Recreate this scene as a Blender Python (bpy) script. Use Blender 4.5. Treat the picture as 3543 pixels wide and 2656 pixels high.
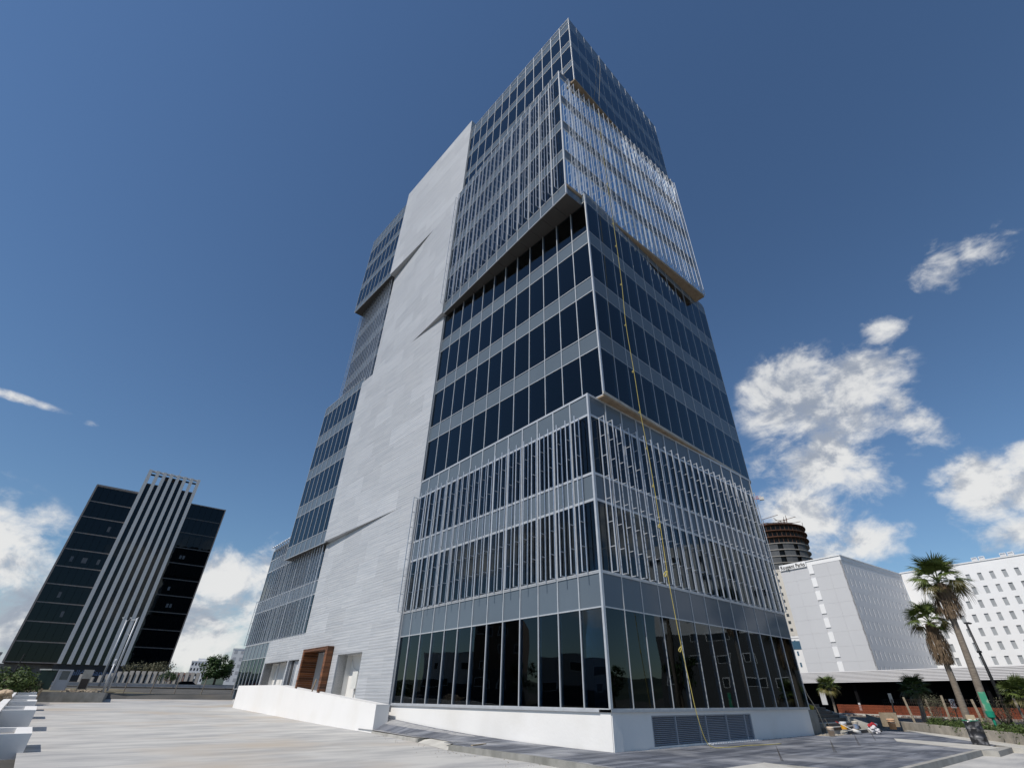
import bpy, bmesh, math, random
from mathutils import Matrix, Vector
random.seed(7)
R = math.radians
for o in list(bpy.data.objects): bpy.data.objects.remove(o)
SC = bpy.context.scene
COL = SC.collection
CAMZ = 1.46

# ------------------------------------------------------------------ camera
cam_d = bpy.data.cameras.new('camera'); cam = bpy.data.objects.new('camera', cam_d); COL.objects.link(cam)
PITCH, ROLL = 0.58329, 0.00949
cp, sp, cr, sr = math.cos(PITCH), math.sin(PITCH), math.cos(ROLL), math.sin(ROLL)
rt, up, fw = Vector((1,0,0)), Vector((0,-sp,cp)), Vector((0,cp,sp))
rt, up = cr*rt+sr*up, -sr*rt+cr*up
cam.matrix_world = Matrix(((rt.x,up.x,-fw.x,0),(rt.y,up.y,-fw.y,0),(rt.z,up.z,-fw.z,CAMZ),(0,0,0,1)))
cam_d.sensor_width = 36; cam_d.lens = 36*1633.4438/3543
cam_d.shift_x = -(1822.0-1771.5)/3543; cam_d.shift_y = (1336.4-1328)/3543
cam_d.clip_end = 20000; cam_d.clip_start = 0.1
SC.camera = cam

# ------------------------------------------------------------------ sky, sun, exposure
SUN_AZ, SUN_EL = 226.5, 49.0
W = bpy.data.worlds.new('World'); SC.world = W; W.use_nodes = True
nt = W.node_tree; nt.nodes.clear()
def wn(t, **k):
    n = nt.nodes.new(t)
    for a, b in k.items(): setattr(n, a, b)
    return n
def wm(op, a, b=None, c=None, clamp=False):
    n = wn('ShaderNodeMath', operation=op, use_clamp=clamp)
    for i, v in enumerate((a, b, c)):
        if v is None: continue
        if isinstance(v, (int, float)): n.inputs[i].default_value = v
        else: nt.links.new(v, n.inputs[i])
    return n.outputs[0]
def wramp(v, a, b, c=0., d=1.):
    n = wn('ShaderNodeMapRange', interpolation_type='SMOOTHSTEP')
    nt.links.new(v, n.inputs[0])
    for i, x in enumerate((a, b, c, d)): n.inputs[i+1].default_value = x
    return n.outputs[0]
sky = wn('ShaderNodeTexSky', sky_type='NISHITA'); sky.sun_disc = False
sky.sun_elevation = R(SUN_EL); sky.sun_rotation = R(SUN_AZ)
sky.altitude = 1200; sky.air_density = 1.35; sky.dust_density = 0.3; sky.ozone_density = 1.6
tc = wn('ShaderNodeTexCoord'); D = tc.outputs['Generated']
sep = wn('ShaderNodeSeparateXYZ'); nt.links.new(D, sep.inputs[0]); dx, dy, dz = sep.outputs
azr = wm('ARCTAN2', dx, dy)                       # heading, radians
elr = wm('ARCSINE', dz)
def noise(scale, detail, rough, off=(0,0,0), dist=0.0, st=(1,1,1.5)):
    m = wn('ShaderNodeMapping'); nt.links.new(D, m.inputs[0])
    m.inputs['Location'].default_value = off; m.inputs['Scale'].default_value = st
    n = wn('ShaderNodeTexNoise'); nt.links.new(m.outputs[0], n.inputs['Vector'])
    n.inputs['Scale'].default_value = scale; n.inputs['Detail'].default_value = detail
    n.inputs['Roughness'].default_value = rough; n.inputs['Distortion'].default_value = dist
    return n.outputs[0]
n1 = noise(8.5, 12, .60, dist=.35)
n2 = noise(8.5, 12, .60, off=(.012,.014,-.024), dist=.35)     # the same field seen a step towards the sun
n3 = noise(3.2, 5, .55, off=(3,1,2))
n4 = noise(30, 8, .62, off=(1,5,2), dist=.5)
# clouds: heading, elevation, half width, half height (degrees), strength
BL = [(34.5,27.5,6,4.8,1),(38.8,26,5,5.2,1),(33.5,20.5,5.4,5,1),(31.5,16.5,4.6,4.6,1),(41.5,28.8,4.6,2.2,.9),(44.8,31.2,2.8,1.6,.85),(42.5,25,3.2,3.2,.8),
      (37,18.5,3.2,3.0,.8),(43.6,21.5,2.8,3.2,.85),(36.2,12.6,3.4,2.2,.95),(31,11,4.4,3.8,1),
      (49,15.0,5.2,3.0,1),(53,15.0,5,3.2,1),(45.0,15.6,2.8,3.6,.95),(46.8,11.8,4.4,1.6,.9),
      (51.0,34.6,3.8,2.2,.86),(54.9,34.2,3.2,1.9,.80),
      (-47,8.5,6,4.2,1),(-51,6,7,7,1),(-43,5,9,5,1),(-35,6,7,5.5,1),(-30,8.8,4.2,3.8,1),(-26,9,6,5,1),(-32,3,9,4,.95),
      (-51.5,20.8,3.6,.42,.60),(-46.2,20.4,.9,.5,.42),
      (-68,9,5,3,1),(-76,13,3.5,2.2,.9),(-85,15,5,3.5,1),(-92,8,4,2.5,.9),(-104,11,6,3.5,1),(-125,16,6,4,1),(-140,9,7,4,1),(-160,14,7,5,1),(178,10,7,4,1),(158,13,6,5,1),(138,9,7,4,1),(118,15,6,4,1),(100,10,5,3.5,1),(86,17,4.5,3.2,1),(78,10,3.5,3,.95),(71,14,5,4,1),
      (10,9,11,4,1),(-12,9,11,4,1)]
acc = None
for az, el, ra, re, s in BL:
    da = wm('WRAP', wm('SUBTRACT', azr, R(az)), math.pi, -math.pi)
    q = wm('ADD', wm('POWER', wm('MULTIPLY', da, 1/R(ra)), 2.0), wm('POWER', wm('MULTIPLY', wm('SUBTRACT', elr, R(el)), 1/R(re)), 2.0))
    g = wm('MULTIPLY', wm('EXPONENT', wm('MULTIPLY', q, -0.9)), s)
    acc = g if acc is None else wm('MAXIMUM', acc, g)
dens = wm('ADD', acc, wm('MULTIPLY', wm('ADD', wm('MULTIPLY', wm('SUBTRACT', n1, .5), 2.2), wm('MULTIPLY', wm('SUBTRACT', n4, .5), .75)), wramp(acc, .02, .38)))
cover = wramp(dens, .27, .98)
# lit flank towards the sun, greyer base
dif = wm('SUBTRACT', n1, n2)
lit = wramp(wm('ADD', dif, wm('MULTIPLY', wm('SUBTRACT', n4, .5), .10)), -.12, .11)
core = wramp(dens, .45, 1.05)
lum = wm('ADD', wm('MULTIPLY', lit, .46), wm('SUBTRACT', .66, wm('MULTIPLY', core, wramp(n3, .34, .66, .03, .34))))
ccol = wn('ShaderNodeMix', data_type='RGBA', blend_type='MIX')
nt.links.new(wramp(lum, .4, 1.0), ccol.inputs['Factor'])
ccol.inputs['A'].default_value = (.36,.41,.50,1); ccol.inputs['B'].default_value = (.92,.92,.91,1)
skyb = wn('ShaderNodeMix', data_type='RGBA', blend_type='MULTIPLY'); skyb.inputs['Factor'].default_value = 1.0
nt.links.new(sky.outputs[0], skyb.inputs['A']); skyb.inputs['B'].default_value = (.73,.91,1.08,1)
SKY_STRENGTH = 0.085
cb = wn('ShaderNodeMix', data_type='RGBA', blend_type='MULTIPLY'); cb.inputs['Factor'].default_value = 1.0
nt.links.new(ccol.outputs['Result'], cb.inputs['A']); k = 1/SKY_STRENGTH; cb.inputs['B'].default_value = (k*.88,k*.88,k*.88,1)
mx = wn('ShaderNodeMix', data_type='RGBA', blend_type='MIX')
nt.links.new(wm('MULTIPLY', cover, .95), mx.inputs['Factor']); nt.links.new(skyb.outputs['Result'], mx.inputs['A']); nt.links.new(cb.outputs['Result'], mx.inputs['B'])
bg = wn('ShaderNodeBackground'); bg.inputs['Strength'].default_value = SKY_STRENGTH
nt.links.new(mx.outputs['Result'], bg.inputs['Color'])
wo = wn('ShaderNodeOutputWorld'); nt.links.new(bg.outputs[0], wo.inputs[0])
sun_d = bpy.data.lights.new('sun', 'SUN'); sun = bpy.data.objects.new('sun', sun_d); COL.objects.link(sun)
sun_d.energy = 3.9; sun_d.angle = R(.53); sun_d.color = (1.0,.935,.845)
sv = Vector((math.sin(R(SUN_AZ))*math.cos(R(SUN_EL)), math.cos(R(SUN_AZ))*math.cos(R(SUN_EL)), math.sin(R(SUN_EL))))
sun.rotation_mode = 'QUATERNION'; sun.rotation_quaternion = sv.to_track_quat('Z', 'Y'); sun.location = sv*200
VS = SC.view_settings; VS.view_transform = 'Standard'; VS.look = 'None'; VS.gamma = 1; VS.exposure = 0.0; VS.use_curve_mapping = False
SC.render.engine = 'CYCLES'; SC.cycles.max_bounces = 8; SC.cycles.transparent_max_bounces = 16

# ------------------------------------------------------------------ materials
MATS = {}
def mat(name, c1, c2=None, rough=.6, metal=0., spec=.5, nscale=2., detail=4, stretch=(1,1,1), bump=0., bscale=None, rnd=0., lo=.35, hi=.65, coat=0., c3=None, s3=.3):
    if name in MATS: return MATS[name]
    m = bpy.data.materials.new(name); m.use_nodes = True; t = m.node_tree; L = t.links.new
    p = t.nodes['Principled BSDF']; p.inputs['Roughness'].default_value = rough; p.inputs['Metallic'].default_value = metal
    p.inputs['Specular IOR Level'].default_value = spec; p.inputs['Coat Weight'].default_value = coat
    g = t.nodes.new('ShaderNodeNewGeometry'); mp = t.nodes.new('ShaderNodeMapping'); mp.vector_type = 'TEXTURE'; mp.inputs['Scale'].default_value = tuple(1/q for q in stretch)
    mp.inputs['Rotation'].default_value = (0,0,R(41.34)); L(g.outputs['Position'], mp.inputs[0])
    n = t.nodes.new('ShaderNodeTexNoise'); n.inputs['Scale'].default_value = nscale; n.inputs['Detail'].default_value = detail; n.inputs['Roughness'].default_value = .6
    L(mp.outputs[0], n.inputs['Vector'])
    r = t.nodes.new('ShaderNodeMapRange'); r.inputs[1].default_value = lo; r.inputs[2].default_value = hi; L(n.outputs[0], r.inputs[0])
    x = t.nodes.new('ShaderNodeMix'); x.data_type = 'RGBA'; L(r.outputs[0], x.inputs['Factor'])
    x.inputs['A'].default_value = (*c1,1); x.inputs['B'].default_value = (*(c2 or tuple(v*.8 for v in c1)),1)
    out = x.outputs['Result']
    if c3:
        n3 = t.nodes.new('ShaderNodeTexNoise'); n3.inputs['Scale'].default_value = s3; n3.inputs['Detail'].default_value = 5; L(g.outputs['Position'], n3.inputs['Vector'])
        r3 = t.nodes.new('ShaderNodeMapRange'); r3.inputs[1].default_value = .5; r3.inputs[2].default_value = .68; L(n3.outputs[0], r3.inputs[0])
        x3 = t.nodes.new('ShaderNodeMix'); x3.data_type = 'RGBA'; L(r3.outputs[0], x3.inputs['Factor']); L(out, x3.inputs['A']); x3.inputs['B'].default_value = (*c3,1); out = x3.outputs['Result']
    if rnd:
        oi = t.nodes.new('ShaderNodeObjectInfo'); rr = t.nodes.new('ShaderNodeMapRange'); L(oi.outputs['Random'], rr.inputs[0]); rr.inputs[3].default_value = 1-rnd; rr.inputs[4].default_value = 1+rnd
        hv = t.nodes.new('ShaderNodeMix'); hv.data_type = 'RGBA'; hv.blend_type = 'MULTIPLY'; hv.inputs['Factor'].default_value = 1
        cm = t.nodes.new('ShaderNodeCombineColor'); [L(rr.outputs[0], cm.inputs[i]) for i in range(3)]
        L(out, hv.inputs['A']); L(cm.outputs[0], hv.inputs['B']); out = hv.outputs['Result']
    L(out, p.inputs['Base Color'])
    if bump:
        b = t.nodes.new('ShaderNodeBump'); b.inputs['Strength'].default_value = bump; b.inputs['Distance'].default_value = .02
        nb = n
        if bscale:
            nb = t.nodes.new('ShaderNodeTexNoise'); nb.inputs['Scale'].default_value = bscale; nb.inputs['Detail'].default_value = 5; L(mp.outputs[0], nb.inputs['Vector'])
        L(nb.outputs[0], b.inputs['Height']); L(b.outputs[0], p.inputs['Normal'])
    MATS[name] = m; return m
def glass(name, tint, refl=(1,1,1), ior=1.6, wob=.0):
    m = bpy.data.materials.new(name); m.use_nodes = True; t = m.node_tree; L = t.links.new; t.nodes.clear()
    o = t.nodes.new('ShaderNodeOutputMaterial'); fr = t.nodes.new('ShaderNodeFresnel'); fr.inputs[0].default_value = ior
    tr = t.nodes.new('ShaderNodeBsdfTransparent'); gl = t.nodes.new('ShaderNodeBsdfGlossy'); gl.inputs['Roughness'].default_value = .012
    oi = t.nodes.new('ShaderNodeObjectInfo'); rr = t.nodes.new('ShaderNodeMapRange'); L(oi.outputs['Random'], rr.inputs[0]); rr.inputs[3].default_value = .8; rr.inputs[4].default_value = 1.15
    mc = t.nodes.new('ShaderNodeMix'); mc.data_type = 'RGBA'; mc.blend_type = 'MULTIPLY'; mc.inputs['Factor'].default_value = 1; mc.inputs['A'].default_value = (*tint,1)
    cm = t.nodes.new('ShaderNodeCombineColor'); [L(rr.outputs[0], cm.inputs[i]) for i in range(3)]; L(cm.outputs[0], mc.inputs['B']); L(mc.outputs['Result'], tr.inputs[0])
    gl.inputs[0].default_value = (*refl,1)
    g = t.nodes.new('ShaderNodeNewGeometry'); n = t.nodes.new('ShaderNodeTexNoise'); n.inputs['Scale'].default_value = .55; n.inputs['Detail'].default_value = 1; L(g.outputs['Position'], n.inputs['Vector'])
    b = t.nodes.new('ShaderNodeBump'); b.inputs['Strength'].default_value = wob; b.inputs['Distance'].default_value = .05; L(n.outputs[0], b.inputs['Height']); L(b.outputs[0], gl.inputs['Normal'])
    mx = t.nodes.new('ShaderNodeMixShader'); L(fr.outputs[0], mx.inputs[0]); L(tr.outputs[0], mx.inputs[1]); L(gl.outputs[0], mx.inputs[2]); L(mx.outputs[0], o.inputs[0])
    MATS[name] = m; return m
GLASS = glass('tinted_glass', (.23,.31,.39), refl=(.84,.94,1), ior=1.48, wob=.13)
SPAN = mat('spandrel_glass', (.115,.145,.178), (.105,.134,.166), rough=.12, spec=.18, nscale=.3, rnd=.04)
ALU = mat('aluminium', (.54,.56,.585), (.47,.49,.515), rough=.42, metal=.35, nscale=3)
GALV = mat('galvanised_steel', (.66,.69,.74), (.55,.585,.64), rough=.28, metal=.4, nscale=5, detail=3)
STONE = None
def stone_mat():
    m = bpy.data.materials.new('striated_stone'); m.use_nodes = True; t = m.node_tree; L = t.links.new; p = t.nodes['Principled BSDF']
    p.inputs['Roughness'].default_value = .46; p.inputs['Specular IOR Level'].default_value = .6
    g = t.nodes.new('ShaderNodeNewGeometry'); oi = t.nodes.new('ShaderNodeObjectInfo')
    mp = t.nodes.new('ShaderNodeMapping'); mp.inputs['Rotation'].default_value = (0,0,R(-43)); L(g.outputs['Position'], mp.inputs[0])
    sc = t.nodes.new('ShaderNodeMapping'); sc.inputs['Scale'].default_value = (.13,.3,7.5); L(mp.outputs[0], sc.inputs[0])
    ad = t.nodes.new('ShaderNodeVectorMath'); ad.operation = 'ADD'; cx = t.nodes.new('ShaderNodeCombineXYZ')
    ml = t.nodes.new('ShaderNodeMath'); ml.operation = 'MULTIPLY'; ml.inputs[1].default_value = 37.; L(oi.outputs['Random'], ml.inputs[0]); L(ml.outputs[0], cx.inputs[0]); L(ml.outputs[0], cx.inputs[1])
    L(sc.outputs[0], ad.inputs[0]); L(cx.outputs[0], ad.inputs[1])
    n = t.nodes.new('ShaderNodeTexNoise'); n.inputs['Scale'].default_value = 1.; n.inputs['Detail'].default_value = 6; n.inputs['Roughness'].default_value = .68; L(ad.outputs[0], n.inputs['Vector'])
    r = t.nodes.new('ShaderNodeMapRange'); r.inputs[1].default_value = .3; r.inputs[2].default_value = .7; L(n.outputs[0], r.inputs[0])
    x = t.nodes.new('ShaderNodeMix'); x.data_type = 'RGBA'; L(r.outputs[0], x.inputs['Factor']); x.inputs['A'].default_value = (.36,.38,.41,1); x.inputs['B'].default_value = (.505,.515,.53,1)
    rr = t.nodes.new('ShaderNodeMapRange'); L(oi.outputs['Random'], rr.inputs[0]); rr.inputs[3].default_value = .92; rr.inputs[4].default_value = 1.06
    hv = t.nodes.new('ShaderNodeMix'); hv.data_type = 'RGBA'; hv.blend_type = 'MULTIPLY'; hv.inputs['Factor'].default_value = 1
    cm = t.nodes.new('ShaderNodeCombineColor'); [L(rr.outputs[0], cm.inputs[i]) for i in range(3)]
    L(x.outputs['Result'], hv.inputs['A']); L(cm.outputs[0], hv.inputs['B']); L(hv.outputs['Result'], p.inputs['Base Color'])
    s2 = t.nodes.new('ShaderNodeMapping'); s2.inputs['Scale'].default_value = (.22,.5,13.); L(mp.outputs[0], s2.inputs[0])
    n2 = t.nodes.new('ShaderNodeTexNoise'); n2.inputs['Scale'].default_value = 1.; n2.inputs['Detail'].default_value = 3; L(s2.outputs[0], n2.inputs['Vector'])
    sz = t.nodes.new('ShaderNodeSeparateXYZ'); L(g.outputs['Position'], sz.inputs[0])
    m1 = t.nodes.new('ShaderNodeMath'); m1.operation = 'MULTIPLY'; m1.inputs[1].default_value = 2*math.pi/.17; L(sz.outputs[2], m1.inputs[0])
    m2 = t.nodes.new('ShaderNodeMath'); m2.operation = 'SINE'; L(m1.outputs[0], m2.inputs[0])
    m3 = t.nodes.new('ShaderNodeMath'); m3.operation = 'MULTIPLY_ADD'; m3.inputs[1].default_value = .22; L(m2.outputs[0], m3.inputs[0]); L(n2.outputs[0], m3.inputs[2])
    b = t.nodes.new('ShaderNodeBump'); b.inputs['Strength'].default_value = .5; b.inputs['Distance'].default_value = .03; L(m3.outputs[0], b.inputs['Height']); L(b.outputs[0], p.inputs['Normal'])
    return m
STONE = stone_mat()
WHITE = mat('white_render', (.78,.77,.755), (.755,.745,.73), rough=.78, spec=.2, nscale=.6, detail=6, bump=.12, bscale=14, c3=(.74,.725,.70), s3=.5)
WHITE2 = mat('white_paint', (.82,.82,.82), (.78,.78,.78), rough=.6, spec=.3, nscale=.15)
GREYP = mat('grey_paint', (.55,.555,.57), (.53,.535,.55), rough=.65, spec=.3, nscale=.1)
GREYD = mat('grey_paint_side', (.50,.505,.52), (.48,.485,.50), rough=.65, spec=.3, nscale=.1)
CONC = mat('concrete', (.44,.43,.40), (.31,.30,.275), rough=.85, spec=.2, nscale=1.6, detail=8, bump=.25, bscale=20)
CONCD = mat('stained_concrete', (.32,.315,.295), (.17,.17,.155), rough=.9, spec=.15, nscale=.9, detail=9, stretch=(1,1,.8), bump=.3, bscale=12)
SLABB = mat('raw_slab_edge', (.33,.26,.185), (.24,.185,.13), rough=.9, spec=.1, nscale=3, detail=7, bump=.3)
SOFF = mat('soffit_metal', (.07,.066,.062), (.06,.056,.053), rough=.4, spec=.4, nscale=.5)
DARK = mat('dark_interior', (.05,.05,.052), (.035,.035,.037), rough=.8, spec=.2, nscale=.5)
SLABI = mat('interior_slab', (.56,.56,.54), (.40,.40,.39), rough=.9, spec=.1, nscale=.7, stretch=(.2,2.5,1))
COLI = mat('interior_column', (.55,.55,.53), (.45,.45,.43), rough=.8, spec=.2, nscale=1)
WOOD = mat('ipe_wood', (.22,.085,.032), (.115,.042,.018), rough=.42, spec=.4, nscale=3, stretch=(.4,.4,6), detail=6, rnd=.45)
LVGREY = mat('vent_grey', (.33,.36,.41), (.30,.33,.38), rough=.45, metal=.2, nscale=2)
BLKGL = glass('black_glass', (.05,.06,.08), ior=1.42, refl=(.8,.92,1), wob=.08)
FIN = mat('granite_fin', (.70,.685,.67), (.60,.59,.575), rough=.7, spec=.3, nscale=6, detail=6)
TRIM = mat('bronze_trim', (.28,.24,.22), (.22,.19,.175), rough=.5, metal=.3, nscale=2)

# ------------------------------------------------------------------ helpers
CUBES = {}
def cube(m):
    if m.name not in CUBES:
        me = bpy.data.meshes.new('unit_'+m.name)
        v = [(x,y,z) for x in (-.5,.5) for y in (-.5,.5) for z in (-.5,.5)]
        me.from_pydata(v, [], [(0,1,3,2),(4,6,7,5),(0,4,5,1),(2,3,7,6),(0,2,6,4),(1,5,7,3)])
        me.materials.append(m); CUBES[m.name] = me
    return CUBES[m.name]
WM = {}
def link(name, data, parent=None, M=None):
    o = bpy.data.objects.new(name, data); COL.objects.link(o)
    M = M or Matrix.Identity(4)
    if parent is not None:
        o.parent = parent; o.matrix_parent_inverse = WM[parent.name].inverted()
    o.matrix_basis = M; WM[o.name] = M.copy(); return o
def tag(o, label=None, cat=None, group=None, kind=None):
    if label: o['label'] = label
    if cat: o['category'] = cat
    if group: o['group'] = group
    if kind: o['kind'] = kind
    return o
def thing(name, label, cat, loc=(0,0,0), group=None):
    return tag(link(name, None, None, Matrix.Translation(loc)), label, cat, group)
class MB:
    def __init__(s): s.v = []; s.f = []; s.mi = []
    def box(s, c, ax, ay, az, mi=0):
        c, ax, ay, az = map(Vector, (c, ax, ay, az)); b = len(s.v)
        for i in (-.5,.5):
            for j in (-.5,.5):
                for k in (-.5,.5): s.v.append(c+ax*i+ay*j+az*k)
        s.f += [tuple(b+i for i in q) for q in ((0,1,3,2),(4,6,7,5),(0,4,5,1),(2,3,7,6),(0,2,6,4),(1,5,7,3))]; s.mi += [mi]*6
    def poly(s, pts, mi=0):
        b = len(s.v); s.v += [Vector(p) for p in pts]; s.f.append(tuple(range(b, b+len(pts)))); s.mi.append(mi)
    def prism(s, pts, h, mi=0):              # pts: 3-D outline, h: extrusion vector
        h = Vector(h); pts = [Vector(p) for p in pts]; n = len(pts); b = len(s.v)
        s.v += pts+[p+h for p in pts]; s.f.append(tuple(range(b+n-1, b-1, -1))); s.f.append(tuple(range(b+n, b+2*n)))
        for i in range(n): j = (i+1) % n; s.f.append((b+i, b+j, b+n+j, b+n+i))
        s.mi += [mi]*(n+2)
    def tube(s, pts, r, n=8, mi=0, cap=True):
        pts = [Vector(p) for p in pts]; rs = r if isinstance(r, (list, tuple)) else [r]*len(pts); b = len(s.v); pr = None
        for i, p in enumerate(pts):
            d = (pts[min(i+1,len(pts)-1)]-pts[max(i-1,0)]).normalized()
            if pr is None: pr = d.orthogonal().normalized()
            a = (pr-d*pr.dot(d)); a = a.normalized() if a.length > 1e-6 else d.orthogonal().normalized(); pr = a; c = d.cross(a)
            for k in range(n):
                t = 2*math.pi*k/n; s.v.append(p+(a*math.cos(t)+c*math.sin(t))*rs[i])
        for i in range(len(pts)-1):
            for k in range(n):
                q = (k+1) % n; s.f.append((b+i*n+k, b+i*n+q, b+(i+1)*n+q, b+(i+1)*n+k)); s.mi.append(mi)
        if cap:
            s.f.append(tuple(b+n-1-k for k in range(n))); e = b+(len(pts)-1)*n; s.f.append(tuple(e+k for k in range(n))); s.mi += [mi, mi]
    def lathe(s, prof, c=(0,0,0), n=24, mi=0):
        b = len(s.v); c = Vector(c)
        for r, z in prof:
            for k in range(n): t = 2*math.pi*k/n; s.v.append(c+Vector((r*math.cos(t), r*math.sin(t), z)))
        for i in range(len(prof)-1):
            for k in range(n): q = (k+1) % n; s.f.append((b+i*n+k, b+i*n+q, b+(i+1)*n+q, b+(i+1)*n+k)); s.mi.append(mi)
    def mesh(s, name, mats, smooth=False):
        me = bpy.data.meshes.new(name); me.from_pydata([tuple(v) for v in s.v], [], s.f)
        for m in (mats if isinstance(mats, (list, tuple)) else [mats]): me.materials.append(m)
        if any(s.mi): me.polygons.foreach_set('material_index', s.mi)
        if smooth: me.polygons.foreach_set('use_smooth', [True]*len(me.polygons))
        me.update(); return me
    def obj(s, name, mats, parent=None, M=None, smooth=False, kind=None):
        o = link(name, s.mesh(name, mats, smooth), parent, M)
        if kind: o['kind'] = kind
        return o
def hd(a): return Vector((math.sin(a), math.cos(a), 0))
def at(az, t, D): a = R(az); return Vector((D*math.sin(a), D*math.cos(a), CAMZ+t*D))
def atz(az, z, D): a = R(az); return Vector((D*math.sin(a), D*math.cos(a), z))
class Face:                                  # a vertical facade: u along it, z up, e outwards
    def __init__(s, P0, head, left):
        s.P = Vector((P0[0], P0[1], 0)); s.d = hd(head); s.n = (-hd(head+math.pi/2) if left else -hd(head-math.pi/2))
        if left: s.n = -hd(head+math.pi/2)
        s.X = s.d if s.d.cross(s.n).z > 0 else -s.d
    def pt(s, u, z, e=0): return s.P+s.d*u+s.n*e+Vector((0,0,z))
    def rot(s): return Matrix(((s.X.x,s.n.x,0,0),(s.X.y,s.n.y,0,0),(0,0,1,0),(0,0,0,1)))
    def M(s, u, z, e=0): return Matrix.Translation(s.pt(u,z,e)) @ s.rot()
    def bM(s, u0, u1, z0, z1, e0, e1):
        c = s.pt((u0+u1)/2, (z0+z1)/2, (e0+e1)/2)
        return Matrix.Translation(c) @ s.rot() @ Matrix.Diagonal((abs(u1-u0), abs(e1-e0), abs(z1-z0), 1))
    def box(s, name, m, parent, u0, u1, z0, z1, e0, e1): return link(name, cube(m), parent, s.bM(u0,u1,z0,z1,e0,e1))
    def mb(s, b, u0, u1, z0, z1, e0, e1, mi=0):
        b.box(s.pt((u0+u1)/2,(z0+z1)/2,(e0+e1)/2), s.d*(u1-u0), s.n*(e1-e0), Vector((0,0,z1-z0)), mi)
aA, aB, aU = R(-43.675), R(-41.3415), R(-39.6)
PB, PA, PU, PT = (2.9806,19.4328), (3.8230,19.6312), (2.4937,18.9161), (3.9067,19.5332)
BLf, BRf = Face(PB,aB,True), Face(PB,aB+math.pi/2,False)
ALf, ARf = Face(PA,aA,True), Face(PA,aA+math.pi/2,False)
ULf, URf = Face(PU,aU,True), Face(PU,aU+math.pi/2,False)
TLf, TRf = Face(PT,aA,True), Face(PT,aA+math.pi/2,False)
uL, uR = hd(aB), hd(aB+math.pi/2); PBv = Vector((PB[0],PB[1],0))
def uv(u, v, z=0): return PBv+uL*u+uR*v+Vector((0,0,z))
def touv(p): d = Vector((p[0],p[1],0))-PBv; return d.dot(uL), d.dot(uR)
def gz(u): return -.16+.108*math.log1p(math.exp((u-14)/4)) if u < 200 else 5
def sstep(a, b, x): t = max(0, min(1, (x-a)/(b-a))); return t*t*(3-2*t)
def zp(u, v):
    if u <= 0: return 0.0
    return .0022*u*u*sstep(-1.25, -.02, v) + .004*u*(1-sstep(-1.25,-.02,v))

# ------------------------------------------------------------------ ground and paving
def terrain(u, v):
    base = gz(min(u,60))-.16
    if u > 59: base = 1.40+.042*min(u-59,40)
    f = 1-sstep(14, 45, v)
    return base*f+(-.24)*(1-f)
b = MB(); rad = [0]+[3*i for i in range(1,60)]+[190,215,250,300,380,500,800,1500,4000,9000]; NA = 144
for r in rad:
    for k in range(NA):
        a = 2*math.pi*k/NA; x, y = r*math.sin(a), r*math.cos(a); u, v = touv((x,y)); b.v.append(Vector((x,y,terrain(u,v))))
for i in range(len(rad)-1):
    for k in range(NA):
        q = (k+1) % NA; b.f.append((i*NA+k, (i+1)*NA+k, (i+1)*NA+q, i*NA+q)); b.mi.append(0)
GROUND = mat('asphalt_and_dirt', (.12,.115,.105), (.075,.074,.07), rough=.95, spec=.2, nscale=.4, detail=8, c3=(.17,.145,.11), s3=.06, bump=.2, bscale=8)
b.obj('ground', GROUND, kind='structure')
DRIVE = mat('brushed_concrete', (.53,.52,.495), (.345,.345,.345), rough=.88, spec=.2, nscale=.8, detail=12, stretch=(.42,1.15,1), bump=.16, bscale=14, lo=.40, hi=.66, c3=(.46,.41,.35), s3=.16)
def sheet(name, m, us, vs, zf, kind='structure'):
    b = MB(); n = len(vs)
    for u in us:
        for v in vs: b.v.append(uv(u,v,zf(u,v)))
    for i in range(len(us)-1):
        for j in range(n-1): b.f.append((i*n+j, i*n+j+1, (i+1)*n+j+1, (i+1)*n+j)); b.mi.append(0)
    return b.obj(name, m, kind=kind, smooth=True)
sheet('driveway', DRIVE, [i for i in range(-44,60)]+[59.1], [-14.6+i*1.15 for i in range(0,14)]+[2,6,12,18], lambda u,v: gz(u))
sheet('driveway_apron', DRIVE, [-44,-30,-20,-13,-7.0], [18,21,24], lambda u,v: gz(u))
sheet('approach', DRIVE, [-44+i*2 for i in range(13)], [-40,-30,-20,-14.6], lambda u,v: gz(u))
PAVE = mat('slate_paver', (.085,.094,.116), (.25,.26,.29), rough=.7, spec=.35, nscale=.6, detail=11, stretch=(.42,3.0,1), rnd=.2, lo=.44, hi=.70, bump=.08, bscale=9, c3=(.30,.305,.32), s3=.42)
PJ = mat('paver_bed', (.36,.36,.36), (.25,.25,.26), rough=.9, spec=.2, nscale=3)
LCON = mat('pale_concrete', (.56,.545,.50), (.43,.415,.38), rough=.9, spec=.2, nscale=1.1, detail=8, bump=.15, bscale=10)
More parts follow.
